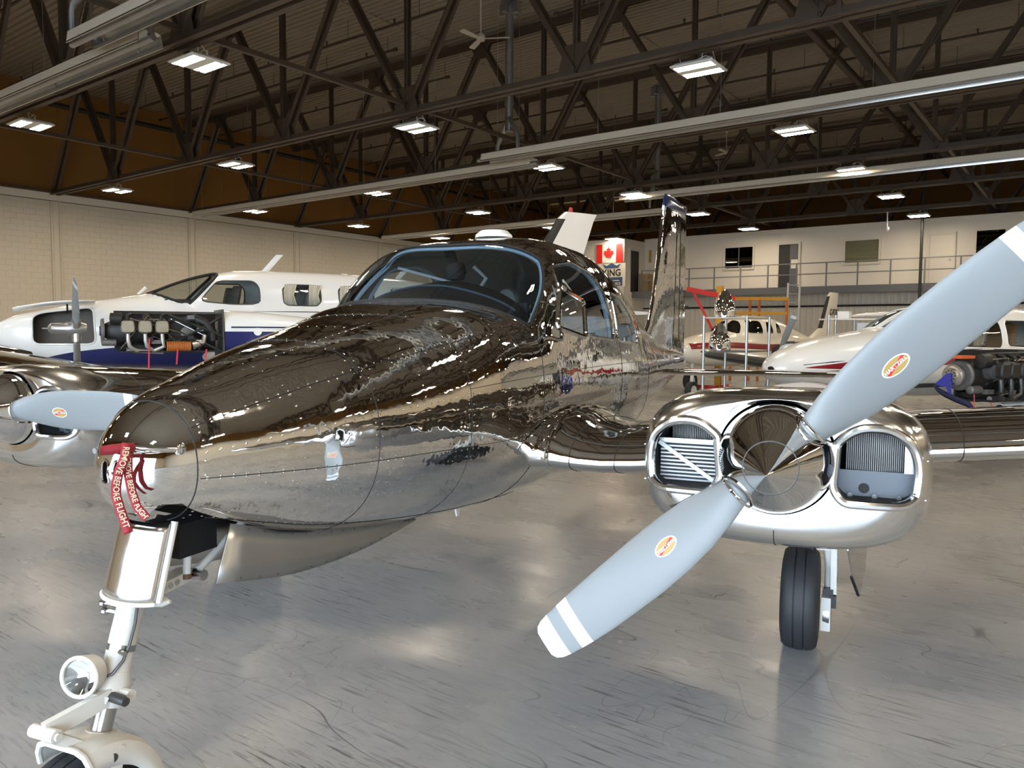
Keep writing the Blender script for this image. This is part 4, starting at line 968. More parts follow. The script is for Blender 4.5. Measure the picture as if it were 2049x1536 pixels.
# nose gear doors hanging along the wheel well
def gear_door(sg, name='nose_gear_door'):
    rows = []
    for k in range(16):
        X = .34 + 1.15 * k / 15; zt = float(f_zb(X)) + .022; d = .155 * (1 - (k / 15) ** 1.6) + .012; rows.append([Q(X - (.09 * q / .9 if k == 0 else .09 * q * (1 - k / 6) if k < 6 else 0), sg * (.165 + .03 * q), zt - d * q) for q in (0, .33, .66, 1)])
    g = MB(); g.loft(rows, cap=False, ring_closed=False); o = obj(name, g.mesh(name, 'door_metal'), AIR); md = o.modifiers.new('s', 'SOLIDIFY'); md.thickness = .006; global RV; RV = MB()
    for k in range(1, 15):
        for q in (0, 3): p = Vector(rows[k][q]); p.z += (-.012 if q == 0 else .012); rivet(p + Vector((sg * .004, 0, 0)), (sg, 0, 0), .0035, .002)
    RV.build('door_rivets', 'dark_steel', o, kind='stuff')
pass
gear_door(1); gear_door(-1)
g = MB(); g.box(Q(.31, -.02, .945), (.15, .16, .11)); g.build('well_darkness', 'black', ng, smooth=False)  # black box paints the darkness of the wheel well, not a gear part
# ---- main gear
def main_gear(sg):
    mgx = empty('main_gear', parent=AIR); c = Vector((sg * 1.83, 2.60, .262)); wheel('', c, .262, .182, mgx, 'dark_steel'); o = sg
    def p(X, Y, Z): return Vector((sg * Y, X, Z))
    g = MB(); g.tube([p(2.62, 1.93, .95), p(2.62, 1.945, .62), p(2.62, 1.965, .52), p(2.62, 1.972, .42), p(2.62, 1.965, .30)], [.040, .040, .034, .030, .026], 18); g.build('oleo_strut', 'gear_white', mgx)
    g = MB(); g.bar(p(2.585, 1.90, .545), p(2.585, 1.985, .545), .03, .035); g.bar(p(2.575, 1.982, .55), p(2.575, 1.985, .31), .04, .028, up=(1, 0, 0)); g.build('torque_arm', 'gear_white', mgx)
    g = MB(); g.lathe([(.02, -.01), (.075, -.01), (.078, .02), (.05, .03), (.02, .03)], 24, 'x', p(2.6, 1.948, .20) if sg > 0 else p(2.6, 1.948, .20)); g.build('brake_disc', 'steel', mgx)
    g = MB(); g.box(p(2.56, 1.952, .21), (.045, .06, .17)); g.build('brake_caliper', 'gear_white', mgx, smooth=False)
    g = MB(); g.box(p(2.56, 1.985, .275), (.03, .05, .06)); g.box(p(2.57, 1.96, .32), (.05, .04, .03)); g.build('brake_cylinder', 'black_gloss', mgx, smooth=False)
    g = MB(); g.tube([p(2.6, 1.875, .58), p(2.6, 1.878, .50)], [.015, .02], 10); g.build('stop_bumper', 'black', mgx)
    g = MB(); po = [(2.50, .93), (2.86, .93), (2.80, .40), (2.72, .27), (2.60, .40), (2.52, .55)]
    g.prism(po, .006, lambda u, v, w: p(u, 2.035 + .32 * (u - 2.5) + w, v)); d = g.build('gear_door', 'polished_smooth', mgx, smooth=False)
    g = MB(); g.bar(p(2.60, 2.066, .40), p(2.72, 2.105, .27), .012, .012); g.build('door_seal', 'black', d)
    g = MB(); g.tube([p(2.62, 1.96, .55), p(2.68, 2.08, .56)], .009, 8); g.build('door_rod', 'steel', mgx)
main_gear(1); main_gear(-1)
# ---- cabin interior
cab = empty('cabin_interior', parent=AIR)
g = MB(); rows = []
for u in np.linspace(-1, 1, 33):
    Y = .535 * u; base = 1.64 + .30 * abs(u) ** 2.6; zb_ = 1.768 - .105 * abs(u) ** 2.4; hump = .095 * (1 - abs(u) ** 5) * (1 + .12 * math.cos(5 * u)); rear = 2.10 + .06 * math.cos(3 * u) + .06 * abs(u)
    rows.append([Q(base + .05, Y, zb_ - .012), Q(base + .14, Y * .99, zb_ + .035 * (1 - abs(u) ** 6)), Q((base + rear) / 2 + .06, Y * .98, zb_ + hump * .9 - .01), Q(rear, Y * .97, zb_ + hump + .02), Q(rear + .03, Y * .97, zb_ + hump + .005), Q(rear + .03, Y * .96, zb_ - .12)])
g.loft(rows, cap=False, ring_closed=False); gl = g.build('glareshield', 'glareshield', cab, ang=70)
g = MB(); g.tube([Vector(r[2]) + Vector((0, 0, .006)) for r in rows[2:-2]], .006, 6); g.build('glareshield_piping', 'seat_blue', gl)
g = MB(); g.box(Q(2.14, 0, 1.62), (.98, .04, .30)); g.build('instrument_panel', 'black', cab, smooth=False)
def seat(X, Y, m, text=None, head=True):
    s = MB(); pr = []
    for (zz, w, d) in ((1.02, .20, .06), (1.25, .23, .07), (1.5, .235, .07), (1.66, .215, .06), (1.73, .16, .045)):
        pr.append([(Y + w * (abs(math.cos(a)) ** .5) * (1 if math.cos(a) > 0 else -1), X + .22 * (zz - 1.02) + d * (abs(math.sin(a)) ** .7) * (1 if math.sin(a) > 0 else -1), zz) for a in np.linspace(0, 2 * PI, 28, endpoint=False)])
    s.loft(pr); o = s.build('seat_back', m, cab, ang=60)
    s = MB(); s.box(Q(X - .22, Y, 1.05), (.46, .46, .14)); s.build('seat_cushion', m, cab, smooth=False)
    if head:
        s = MB(); s.lathe([(.0, -.055), (.07, -.05), (.085, 0), (.07, .05), (0, .055)], 20, 'y', Q(X + .19, Y, 1.86)); s.build('headrest', m, o); s = MB(); s.tube([Q(X + .17, Y, 1.7), Q(X + .19, Y, 1.82)], .02, 8); s.build('headrest_post', 'black', o)
    if text: text_obj('lettering', text, .085, 'seat_blue', lambda u, v: Q(X + .22 * (1.58 + v - 1.02) - .075, Y + u, 1.58 + v), o, bold=.002)
seat(2.55, .29, 'seat_light', 'BULLET', False); seat(2.62, -.29, 'seat_cloth'); seat(3.45, .29, 'seat_light', 'BULLET', False); seat(3.5, -.29, 'seat_cloth', None, True)
g = MB(); g.box(Q(4.15, 0, 1.35), (1.05, .1, .65)); g.build('rear_bench', 'seat_light', cab, smooth=False)
g = MB(); g.box(Q(3.1, 0, 1.0), (1.0, 2.4, .04)); g.build('cabin_floor', 'interior_dark', cab, smooth=False)
g = MB(); g.lathe([(.0, -.05), (.05, -.045), (.065, 0), (.05, .05), (0, .06)], 18, 'z', Q(2.30, -.02, 1.955)); g.tube([Q(2.28, -.02, 2.0), Q(2.22, -.02, 2.08)], .03, 8); g.build('overhead_speaker', 'black', cab)
g = MB(); g.tube([Q(2.35, -.42, 1.99), Q(2.5, .05, 1.86)], .009, 6); g.tube([Q(2.5, .0, 2.0), Q(2.52, .07, 1.93), Q(2.55, -.05, 1.78)], .012, 8); g.build('overhead_tubes', 'seat_cloth', cab)
yk = [Q(2.32, -.30 + .12 * math.cos(a), 1.80 + .07 * math.sin(a)) for a in np.linspace(-.3, PI + .3, 18)]
g = MB(); g.tube(yk, .011, 8); g.build('control_wheel', 'seat_light', cab)
# ---- pitot tube and its red cover (the cover is a thing of its own)
g = MB(); g.tube([Q(.02, .075, 1.283), Q(.06, .125, 1.277), Q(.125, .178, 1.271)], .0085, 12); g.lathe([(.016, -.004), (.018, 0), (.010, .004)], 16, 'x', Q(.125, .182, 1.271)); g.build('pitot_tube', 'polished_smooth', AIR)
cov = empty('pitot_cover', AIR.location, AIR.rotation_euler.z); 
def band(name, pts, wv, m, parent, th=.0018):
    g = MB(); rows = [[Vector(p) - Vector(w) * .5, Vector(p) + Vector(w) * .5] for p, w in zip(pts, wv)]; g.loft(rows, cap=False, ring_closed=False); o = obj(name, g.mesh(name, m), parent); md = o.modifiers.new('s', 'SOLIDIFY'); md.thickness = th; md.offset = 0; return o
c0, c1 = Vector(Q(-.04, .045, 1.278)), Vector(Q(.03, .10, 1.285))
g = MB(); g.tube([c0.lerp(c1, t) for t in (0, .3, .7, 1)], [.013, .015, .014, .012], 14); g.build('cover_sleeve', 'red_strap', cov)
g = MB(); g.lathe([(.0085, -.002), (.0095, 0), (.007, .002)], 14, 'y', Q(-.062, .052, 1.282)); g.build('eyelet', 'steel', cov)
def strap(pts, width, txt, size, off=0., flip=False):
    P = [Vector(Q(*p)) for p in pts]; s = [0]
    for i in range(1, len(P)): s.append(s[-1] + (P[i] - P[i - 1]).length)
    def at(t):
        t = max(0, min(s[-1] - 1e-6, t)); i = max(j for j in range(len(P) - 1) if s[j] <= t); u = (t - s[i]) / (s[i + 1] - s[i]); return P[i].lerp(P[i + 1], u), (P[i + 1] - P[i]).normalized()
    N_ = 40; pp, ww = [], []
    for k in range(N_ + 1):
        t = s[-1] * k / N_; q, d = at(t); nv = Vector((.72, -.69, .05)); w = d.cross(nv).normalized(); pp.append(q); ww.append(w * width)
    o = band('strap', pp, ww, 'red_strap', cov)
    def fm(u, v):
        t = s[-1] * .5 + u + off; q, d = at(t); nv = Vector((.72, -.69, .05)); w = d.cross(nv).normalized(); n2 = w.cross(d).normalized(); n2 = n2 if n2.dot(nv) > 0 else -n2; return q - w * v + n2 * .003
    text_obj('lettering', txt, size, 'strap_text', fm, cov, bold=.0004)
strap([(.0, .105, 1.30), (-.03, .128, 1.262), (-.035, .112, 1.225), (-.03, .092, 1.185), (-.028, .088, 1.15), (-.026, .105, 1.10), (-.025, .130, 1.045)], .026, 'REMOVE BEFORE FLIGHT', .023)
strap([(-.02, .130, 1.265), (-.01, .118, 1.21), (.0, .118, 1.16), (.002, .135, 1.115), (.004, .170, 1.085)], .024, 'REMOVE BEFORE FLIGHT', .020)
tag(cov, 'red pitot cover with REMOVE BEFORE FLIGHT streamers on the chrome nose', 'pitot cover')
# ================================================================== the other airplanes
YAW = math.radians(36.9)
def from_cam(x, d, z): return Vector((x * math.cos(YAW) - d * math.sin(YAW), x * math.sin(YAW) + d * math.cos(YAW), z))
def px3(px, py, d):
    """pixel -> point at ground distance d straight ahead of the camera"""
    a, b = (px - IMG_W / 2) / F_PX, (py - IMG_H / 2) / F_PX; r = math.radians(.28); a, b = a * math.cos(r) + b * math.sin(r), -a * math.sin(r) + b * math.cos(r)
    p = math.radians(3.9); fy = math.cos(p) - b * math.sin(p); fz = -math.sin(p) - b * math.cos(p); k = d / fy
    return from_cam(a * k, d, CAM_H + fz * k)
class Hull:
    def __init__(s, st, zt, zb, hw, zc, n=2.4, B=None, nB=3.0, NP=96, NX=120):
        s.zt, s.zb, s.hw, s.zc, s.n = pchip(st, zt), pchip(st, zb), pchip(st, hw), pchip(st, zc), n; s.B = None; s.nB = nB
        if B: s.B = (B[0][0], B[0][-1], pchip(B[0], B[1]), pchip(B[0], B[2]))
        t = np.linspace(0, 1, NX); Xs = st[0] + (st[-1] - st[0]) * (t ** 1.35); ph = np.linspace(0, 2 * PI, NP, endpoint=False); X, P = np.meshgrid(Xs, ph, indexing='ij'); s.V = [tuple(q) for q in s.surf(X.ravel(), P.ravel())]; s.T = []
        for i in range(NX - 1):
            for k in range(NP):
                a, b, c, d = i * NP + k, i * NP + (k + 1) % NP, (i + 1) * NP + (k + 1) % NP, (i + 1) * NP + k; s.T += [(a, b, c), (a, c, d)]
    def radii(s, X, ph):
        zc = s.zc(X); c, q = np.abs(np.cos(ph)), np.sin(ph); up = q > 0; b = np.maximum(np.where(up, s.zt(X) - zc, zc - s.zb(X)), .002); rA = ((c / s.hw(X)) ** s.n + (np.abs(q) / b) ** s.n) ** (-1 / s.n); rB = 0 * rA
        if s.B: rB = np.where(up & (X > s.B[0]) & (X < s.B[1]), ((c / s.B[3](X)) ** s.nB + (np.abs(q) / np.maximum(s.B[2](X) - zc, .01)) ** s.nB) ** (-1 / s.nB), 0)
        return rA, rB
    def surf(s, X, ph):
        X = np.asarray(X, float); rA, rB = s.radii(X, ph); r = np.maximum(rA, rB); return np.stack([r * np.cos(ph), X, s.zc(X) + r * np.sin(ph)], -1)
    def cut(s, F):
        s.V, ins, out, ce = split(s.V, s.T, F); s.T = tris_of(out); return ins, ce
    def xyz(s): return arr(s.V)
    def window(s, poly, sgn, parent, m='clear_glass', frame='dark_steel', name='side_window', fr=.010):
        y, X, z = s.xyz(); ins, ce = s.cut(np.where(y * sgn > .15, sdf_poly(X, z, poly), -1)); o = obj(name, sub_mesh(name, s.V, ins, m), parent)
        if ce: frame_of('window_frame', s.V, ce, fr, frame, o, 60)
        return o
    def paint(s, F, name, m, parent): ins, ce = s.cut(F); return obj(name, sub_mesh(name, s.V, ins, m, 60), parent)
def lifting(name, parent, m, st, th=.12, n=28, vertical=False, tip=True):
    """st: (span, x_le, x_te, offset) ; horizontal: offset = z, vertical: span = z, offset = y"""
    g = MB(); rings = []
    for (sp, le, te, of) in st:
        rings.append([((of + c[1] * (te - le), le + c[0] * (te - le), sp) if vertical else (sp, le + c[0] * (te - le), of + c[1] * (te - le))) for c in foil(n, th)])
    g.loft(rings); return g.build(name, m, parent, ang=60)
def boot(name, parent, st, th, vertical=False, frac=.16, m='boot_rubber'):
    g = MB(); rings = []
    for (sp, le, te, of) in st:
        c_ = te - le; pts = [c for c in foil(60, th * 1.06) if c[0] < frac]; pts = sorted(pts, key=lambda c: (1 if c[1] >= 0 else -1) * c[0]); rings.append([((of + c[1] * c_, le + c[0] * c_ - .004, sp) if vertical else (sp, le + c[0] * c_ - .004, of + c[1] * c_)) for c in pts])
    g.loft(rings, cap=False, ring_closed=False); return g.build(name, m, parent, ang=60)
def leg(parent, x, X, z0, R, w):
    t = empty('landing_gear', parent=parent); g = MB(); g.tube([(x, X, z0), (x, X, R)], .045, 12); g.build('oleo_strut', 'gear_white', t); wheel('', Vector((x, X, R)), R, w, t)
def prop3(parent, at, R, angs, tip=True):
    t = empty('propeller', parent=parent); t.location = at
    for A_ in angs:
        ax = Vector((math.cos(A_), 0, math.sin(A_))); pe = Vector((-math.sin(A_), 0, math.cos(A_))); fw = Vector((0, -1, 0)); g = MB(); rings = []
        for r, c, th, b in ((.07, .05, .05, .9), (.2, .10, .045, .8), (.4, .15, .03, .6), (.7, .15, .022, .45), (.86, .13, .016, .4), (.93, .12, .014, .38), (1.0, .08, .008, .35)):
            cd = pe * math.cos(b) + fw * math.sin(b); nd = fw * math.cos(b) - pe * math.sin(b); rings.append([ax * r * R + cd * math.cos(a) * c / 2 + nd * math.sin(a) * th / 2 for a in np.linspace(0, 2 * PI, 14, endpoint=False)])
        for i in range(6): g.m = 1 if i == 4 else 0; g.loft(rings[i:i + 2], cap=(i == 5))
        g.build('blade', ['blade_grey', 'blade_white'], t, ang=50)
    return t
# ------------------------------------------------------------------ white and navy twin with one engine uncovered
NAV = empty('navy_striped_twin', tuple(from_cam(-7.486, 11.22, 0)), math.radians(-23.7)); tag(NAV, 'white and navy twin airplane with its nose locker open and one engine uncovered', 'airplane')
_st = [-.05, 0, .1, .3, .6, 1.0, 1.6, 2.1, 2.8, 4.5, 6.5, 8.0, 9.3, 10.3]
h = Hull(_st, [1.56, 1.63, 1.72, 1.82, 1.90, 1.99, 2.10, 2.17, 2.19, 2.18, 2.14, 2.0, 1.9, 1.85], [1.54, 1.46, 1.36, 1.26, 1.16, 1.08, 1.02, 1.0, .98, .98, 1.05, 1.2, 1.4, 1.55],
         [.01, .08, .17, .27, .37, .46, .57, .63, .68, .69, .64, .48, .28, .08], [1.55, 1.55, 1.55, 1.55, 1.55, 1.55, 1.56, 1.57, 1.58, 1.58, 1.6, 1.65, 1.7, 1.75], 2.5,
         ([1.95, 2.1, 2.4, 2.7, 3.0, 3.4, 4.5, 6.0, 7.2, 8.2, 9.2], [2.15, 2.20, 2.33, 2.44, 2.52, 2.58, 2.60, 2.56, 2.42, 2.22, 2.0], [.15, .38, .54, .62, .66, .68, .69, .66, .58, .42, .25]), 3.2)
y, X, z = h.xyz(); rA, rB = h.radii(X, np.arctan2(z - h.zc(X), y))
ins, ce = h.cut(np.where((z > 2.0) & (X < 3.3) & (np.abs(y) > .03), np.minimum(np.minimum(rB - rA - .015, 2.72 + (z - 2.16) * .95 - X), (2.51 - z)), -1)); o = obj('windshield', sub_mesh('windshield', h.V, ins, 'clear_glass'), NAV); frame_of('windshield_seal', h.V, ce, .022, 'black', o, 50)
for sg in (1, -1):
    h.window(round_poly([(2.72, 2.06), (3.0, 2.39), (3.55, 2.40), (3.62, 2.30), (3.62, 2.03), (3.2, 2.02)], .08), sg, NAV)
    for k in range(4): h.window(round_poly([(3.98 + .92 * k, 2.02), (3.98 + .92 * k, 2.36), (4.60 + .92 * k, 2.36), (4.60 + .92 * k, 2.02)], .10), sg, NAV)
y, X, z = h.xyz(); ins, ce = h.cut(np.where(y > .05, sdf_poly(X, z, round_poly([(.50, 1.40), (.50, 1.80), (.62, 1.86), (1.28, 1.95), (1.30, 1.40)], .09)), -1))
lp = max(loops(ce), key=len); P = resample([h.V[i] for i in lp], 60); g = MB(); g.loft([P, [(p[0] - .30, p[1], p[2]) for p in P]], cap=False); g.add([(p[0] - .30, p[1], p[2]) for p in P], [tuple(range(60))]); lk = g.build('nose_locker', 'locker_dark', NAV)
pass
g = MB(); g.tube(P, .014, 8, closed=True); g.build('locker_rim', 'white_paint', lk)
g = MB(); rows = [[(.36 + .46 * v * (1 - .75 * (1 - u) ** 3), .28 + 1.02 * u, 1.87 + .12 * u + .05 * v + .03 * math.sin(PI * u)) for v in (0, .5, 1)] for u in np.linspace(0, 1, 9)]; g.loft(rows, cap=False, ring_closed=False); o = obj('locker_door', g.mesh('locker_door', 'white_paint'), NAV); md = o.modifiers.new('s', 'SOLIDIFY'); md.thickness = .02
g = MB(); g.tube([(.42, .95, 1.85), (.60, .95, 2.02)], .012, 6); g.build('door_stay', 'black', o)
y, X, z = h.xyz(); h.paint(np.where(X > .35, 1.30 + .045 * np.minimum(X, 6) - .25 * np.exp(-(X - .35) * 2.2) - z, -1), 'navy_belly', 'navy', NAV)
y, X, z = h.xyz(); h.paint(np.where((X > 3.5) & (X < 9.5), .018 - np.abs(z - 1.93), -1), 'cheat_line', 'navy_line', NAV)
y, X, z = h.xyz(); h.paint(.03 - X, 'nose_tip', 'black_gloss', NAV)
obj('fuselage', sub_mesh('fuselage', h.V, h.T, 'white_paint', 60), NAV)
g = MB(); g.box((0, 2.5, 2.06), (.9, .5, .06)); g.build('glareshield', 'black', NAV, smooth=False)
for sg in (1, -1):
    for k, Xq in enumerate((3.15, 4.35, 5.3)):
        g = MB(); pr = [[(sg * .34 + w * (abs(math.cos(a)) ** .5) * (1 if math.cos(a) > 0 else -1), Xq + .2 * (zz - 1.4) + .06 * math.sin(a), zz) for a in np.linspace(0, 2 * PI, 20, endpoint=False)] for zz, w in ((1.4, .22), (2.1, .22), (2.26, .20), (2.32, .12))]; g.loft(pr); g.build('seat', 'seat_dark' if k == 0 else 'seat_cloth', NAV, ang=60)
    for k in range(3):
        for e in (0, 1):
            X0 = 4.0 + .92 * k + .40 * e; g = MB(); rows = [[(sg * (.655 + .012 * math.sin(40 * u)), X0 + .2 * u * (1 - .25 * (q == .5)), 2.36 - .34 * q) for u in np.linspace(0, 1, 22)] for q in (0, .5, 1)]; g.loft(rows, cap=False, ring_closed=False); obj('window_curtain', g.mesh('window_curtain', 'curtain'), NAV)
pass
g = MB(); g.box((0, 5.0, 1.35), (1.2, 6.0, .05)); g.build('cabin_floor', 'interior_dark', NAV, smooth=False)
for Xq, zq in ((3.75, 2.585), (6.1, 2.545)):
    g = MB(); g.loft([[(s_ * w * .5, Xq + le + q, zq + hh_) for s_, q in ((0, 0), (1, .06), (0, .12), (-1, .06))] for le, w, hh_ in ((0, .04, -.02), (.24, .02, .26), (.28, .01, .30))]); g.build('blade_antenna', 'white_paint', NAV)
g = MB(); g.lathe([(.07, 0), (.06, .025), (0, .03)], 16, 'z', (0, 5.2, 2.585)); g.build('antenna_dome', 'white_paint', NAV)
g = MB(); g.tube([(.1, 1.9, 2.16), (.12, 2.02, 2.27)], [.02, .03], 8); g.build('temperature_probe', 'white_paint', NAV)
# fin and tail
FN = [(1.8, 8.2, 10.0, 0), (2.3, 8.7, 10.1, 0), (3.2, 9.15, 10.27, 0), (3.9, 9.62, 10.52, 0), (4.05, 9.8, 10.6, 0)]; lifting('tail_fin', NAV, 'white_paint', FN, .09, vertical=True); boot('fin_boot', NAV, FN[2:4], .09, True, .22)
g = MB(); g.lathe([(.035, 0), (.045, .03), (.03, .09), (0, .105)], 14, 'z', (0, 9.95, 4.05)); g.build('beacon', 'beacon_red', NAV)
for sg in (1, -1):
    lifting('tailplane', NAV, 'white_paint', [(sg * .1, 9.0, 10.1, 1.95), (sg * 2.6, 9.4, 10.1, 1.95)], .09)
    lifting('wing', NAV, 'white_paint', [(sg * .4, 2.7, 5.0, 1.2), (sg * 2.6, 3.2, 4.9, 1.35), (sg * 5.6, 3.6, 4.7, 1.6), (sg * 6.1, 3.9, 4.6, 1.65)], .13)
leg(NAV, 0, .9, 1.2, .22, .15); leg(NAV, 1.95, 3.9, 1.4, .3, .2); leg(NAV, -1.95, 3.9, 1.4, .3, .2)
# nacelle behind the firewall, far nacelle complete
def rring(cx, X, zc_, a, b, n=3., k=40): return [(cx + (((abs(math.cos(q)) / a) ** n + (abs(math.sin(q)) / b) ** n) ** (-1 / n)) * math.cos(q), X, zc_ + (((abs(math.cos(q)) / a) ** n + (abs(math.sin(q)) / b) ** n) ** (-1 / n)) * math.sin(q)) for q in np.linspace(0, 2 * PI, k, endpoint=False)]
EY, EZ = 1.9, 1.62
def aft_nacelle(par, cx, rings, zsplit, mu, ml, name):
    g = MB(); g.loft(rings); V_ = g.v; T_ = tris_of(g.f); z = np.array(V_)[:, 2]; V_, ins, out, ce = split(V_, T_, zsplit - z)
    o = obj(name, sub_mesh(name, V_, out, mu, 60), par); obj(name + '_lower', sub_mesh(name + '_lower', V_, ins, ml, 60), par); return o
na = aft_nacelle(NAV, EY, [rring(EY, 2.82, EZ - .05, .36, .32), rring(EY, 3.3, EZ - .06, .37, .32), rring(EY, 4.2, EZ - .1, .33, .27), rring(EY, 5.2, EZ - .12, .22, .17), rring(EY, 5.9, EZ - .12, .05, .04)], 1.60, 'white_paint', 'navy', 'nacelle')
g = MB(); g.tube([(EY + .372, 2.9 + .06 * k, 1.66) for k in range(20)], .010, 6); g.build('nacelle_line', 'navy_line', na)
g = MB(); g.lathe([(.0, .0), (.05, 0), (.055, .006), (0, .012)], 20, 'x', (EY + .37, 3.25, 1.60)); g.build('fuel_cap', 'white_paint', na)
g = MB(); g.loft([rring(-EY, X, EZ - .03, a, b) for X, a, b in ((1.12, .15, .15), (1.15, .3, .27), (1.3, .36, .31), (2.8, .38, .33), (4.2, .33, .27), (5.9, .05, .04))]); g.build('nacelle', 'white_paint', NAV, ang=60)
def engine(par, cx, X0, X1, zc_, sg=1, clean=False):
    e = empty('engine', parent=par); dk, gy = ('engine_dark', 'engine_grey')
    L = X1 - X0
    def pt(t, y, z): return (cx + y * sg, X0 + L * t, zc_ + z)
    def add(name, m, fn, ang=35): g = MB(); fn(g); g.build(name, m, e, ang=ang)
    add('crankcase', dk, lambda g: g.loft([rring(cx, X0 + L * t, zc_, a, b, 2.6, 24) for t, a, b in ((.16, .06, .06), (.22, .10, .12), (.28, .15, .16), (.60, .16, .17), (.64, .12, .13))]))
    for k in range(3):
        t = .34 + .115 * k
        add('cylinder', gy, lambda g: [g.lathe([(.072, q * .018), (.072, q * .018 + .008)], 16, 'x', pt(t, .14, .05), R=None) for q in range(0)] or g.lathe([r for q in range(9) for r in ((.062, q * .02), (.078, q * .02 + .004), (.078, q * .02 + .010), (.062, q * .02 + .014))], 18, 'x', pt(t, .14, .04)))
        add('valve_cover', 'valve_cover' if not clean else dk, lambda g: g.loft([[(cx + sg * (.335 + dx), X0 + L * t + u * sc, zc_ + .05 + v * sc) for u, v in round_poly([(-.078, -.07), (.078, -.07), (.085, .0), (.07, .085), (-.07, .085), (-.085, 0)], .03, 4)] for dx, sc in ((-.04, 1.0), (.015, 1.0), (.03, .86))], cap=True))
        add('exhaust_pipe', 'exhaust' if not clean else 'dark_steel', lambda g: g.tube([pt(t, .30, -.04), pt(t, .31, -.12), pt(t + .01, .30, -.20), pt(t + .05 * (1 if k < 2 else -1), .27, -.25), pt(t + .09 * (1 if k < 2 else -1), .24, -.26)], .026, 12))
        add('intake_pipe', dk, lambda g: g.tube([pt(t, .28, .10), pt(t, .22, .20), pt(t + .03, .12, .22)], .022, 10))
        add('push_rod', 'steel', lambda g: g.tube([pt(t + .02, .12, -.10), pt(t + .02, .30, -.01)], .010, 6))
    add('dark_gap_sheet', 'black', lambda g: g.box(pt(.62, -.12, 0), (.02, L * .72, .54)))  # black sheet added so the gaps between engine parts look dark
    add('lower_tray', 'black', lambda g: g.box(pt(.62, .08, -.27), (.40, L * .66, .02)))
    add('ring_gear', gy, lambda g: g.lathe([(.05, -.02), (.15, -.02), (.165, 0), (.165, .02), (.10, .025), (.05, .025)], 32, 'y', pt(.18, 0, 0)))
    add('alternator', dk, lambda g: g.lathe([(.03, -.08), (.075, -.07), (.08, .06), (.04, .08)], 18, 'y', pt(.27, .18, .16)))
    add('starter', gy, lambda g: g.lathe([(.03, -.09), (.045, -.08), (.045, .08), (.03, .09)], 14, 'y', pt(.22, .14, -.15)))
    add('top_tube', dk, lambda g: g.tube([pt(.36, .1, .225), pt(.60, .12, .23), pt(.98, .16, .235)], .018, 8))
    for a, b in ((pt(.62, .20, .22), pt(1.0, .30, -.06)), (pt(.62, .22, -.2), pt(1.0, .28, .2)), (pt(.66, -.2, .2), pt(1.0, -.3, .2)), (pt(.80, .25, -.1), pt(1.0, .28, -.28))): add('mount_tube', dk, lambda g: g.tube([a, b], .018, 8))
    add('air_hose', dk, lambda g: g.tube([pt(.72, .12, .14), pt(.80, .2, .18), pt(.88, .24, .12), pt(.93, .24, .0), pt(.94, .22, -.12)], .055, 12))
    add('turbo_housing', gy, lambda g: g.lathe([(.02, -.06), (.08, -.05), (.10, 0), (.08, .05), (.02, .06)], 20, 'x', pt(.75, .12, -.02)))
    add('air_filter', 'filter_orange' if not clean else dk, lambda g: g.lathe([r for q in range(14) for r in ((.062, q * .022), (.07, q * .022 + .011))], 20, 'y', pt(.60, .27, -.20)))
    add('filter_cone', 'aluminium' if not clean else dk, lambda g: g.tube([pt(.775, .27, -.19), pt(.86, .25, -.15), pt(.875, .24, -.05)], [.07, .045, .03], 14))
    add('accessory_case', dk, lambda g: g.box(pt(.70, 0, 0), (.34, L * .16, .34)))
    add('sump', dk, lambda g: g.loft([rring(cx, X0 + L * t, zc_ - .22, .13, b, 2.6, 20) for t, b in ((.30, .03), (.36, .08), (.62, .08), (.70, .03))]))
    add('cross_tube', 'exhaust', lambda g: g.tube([pt(.33, .2, -.25), pt(.58, .2, -.275)], .03, 10))
    for k in range(10):
        q = rng.rand(6); add('oil_line', dk if k % 3 else 'steel', lambda g: g.tube([pt(.25 + .6 * q[0], .2 + .14 * q[1], -.28 + .5 * q[2]), pt(.3 + .6 * q[3], .26 + .08 * q[4], -.28 + .5 * q[5]), pt(.4 + .55 * q[1], .2, -.2 + .4 * q[0])], .007, 6))
    for k in range(8):
        q = rng.rand(4); add('accessory', gy if k % 2 else dk, lambda g: g.box(pt(.3 + .62 * q[0], .16 + .14 * q[1], -.26 + .46 * q[2]), (.06, .07 + .05 * q[3], .05)))
    return e
g = MB(); g.box((EY, 2.80, EZ - .05), (.74, .02, .66)); g.build('firewall', 'dark_steel', NAV, smooth=False)
engine(NAV, EY, 1.03, 2.80, EZ - .02)
pp = prop3(NAV, (EY, 1.05, EZ + .01), 1.0, [math.radians(a) for a in (-90, 36, 152)])
g = MB(); g.lathe([(.0, -.38), (.008, -.38), (.008, -.32), (.04, -.31), (.068, -.28), (.07, -.12), (.08, -.10), (.085, -.06), (.085, .05), (.06, .12)], 22, 'y', (0, 0, 0)); g.build('hub_dome', 'galvanised', pp)
for a in (-90, 36, 152):
    q = math.radians(a); g = MB(); g.tube([(0.05 * math.cos(q), 0, .05 * math.sin(q)), (.17 * math.cos(q), 0, .17 * math.sin(q))], .055, 14); g.build('blade_clamp', 'aluminium', pp)
for X_, z_, ln in ((1.88, 1.50, .42), (2.22, 1.36, .2), (2.58, 1.36, .22)):
    g = MB(); g.bar((EY + .34, X_, z_), (EY + .36, X_ - .02, z_ - ln), .022, .004); g.build('warning_ribbon', 'red_tape', NAV, smooth=False)
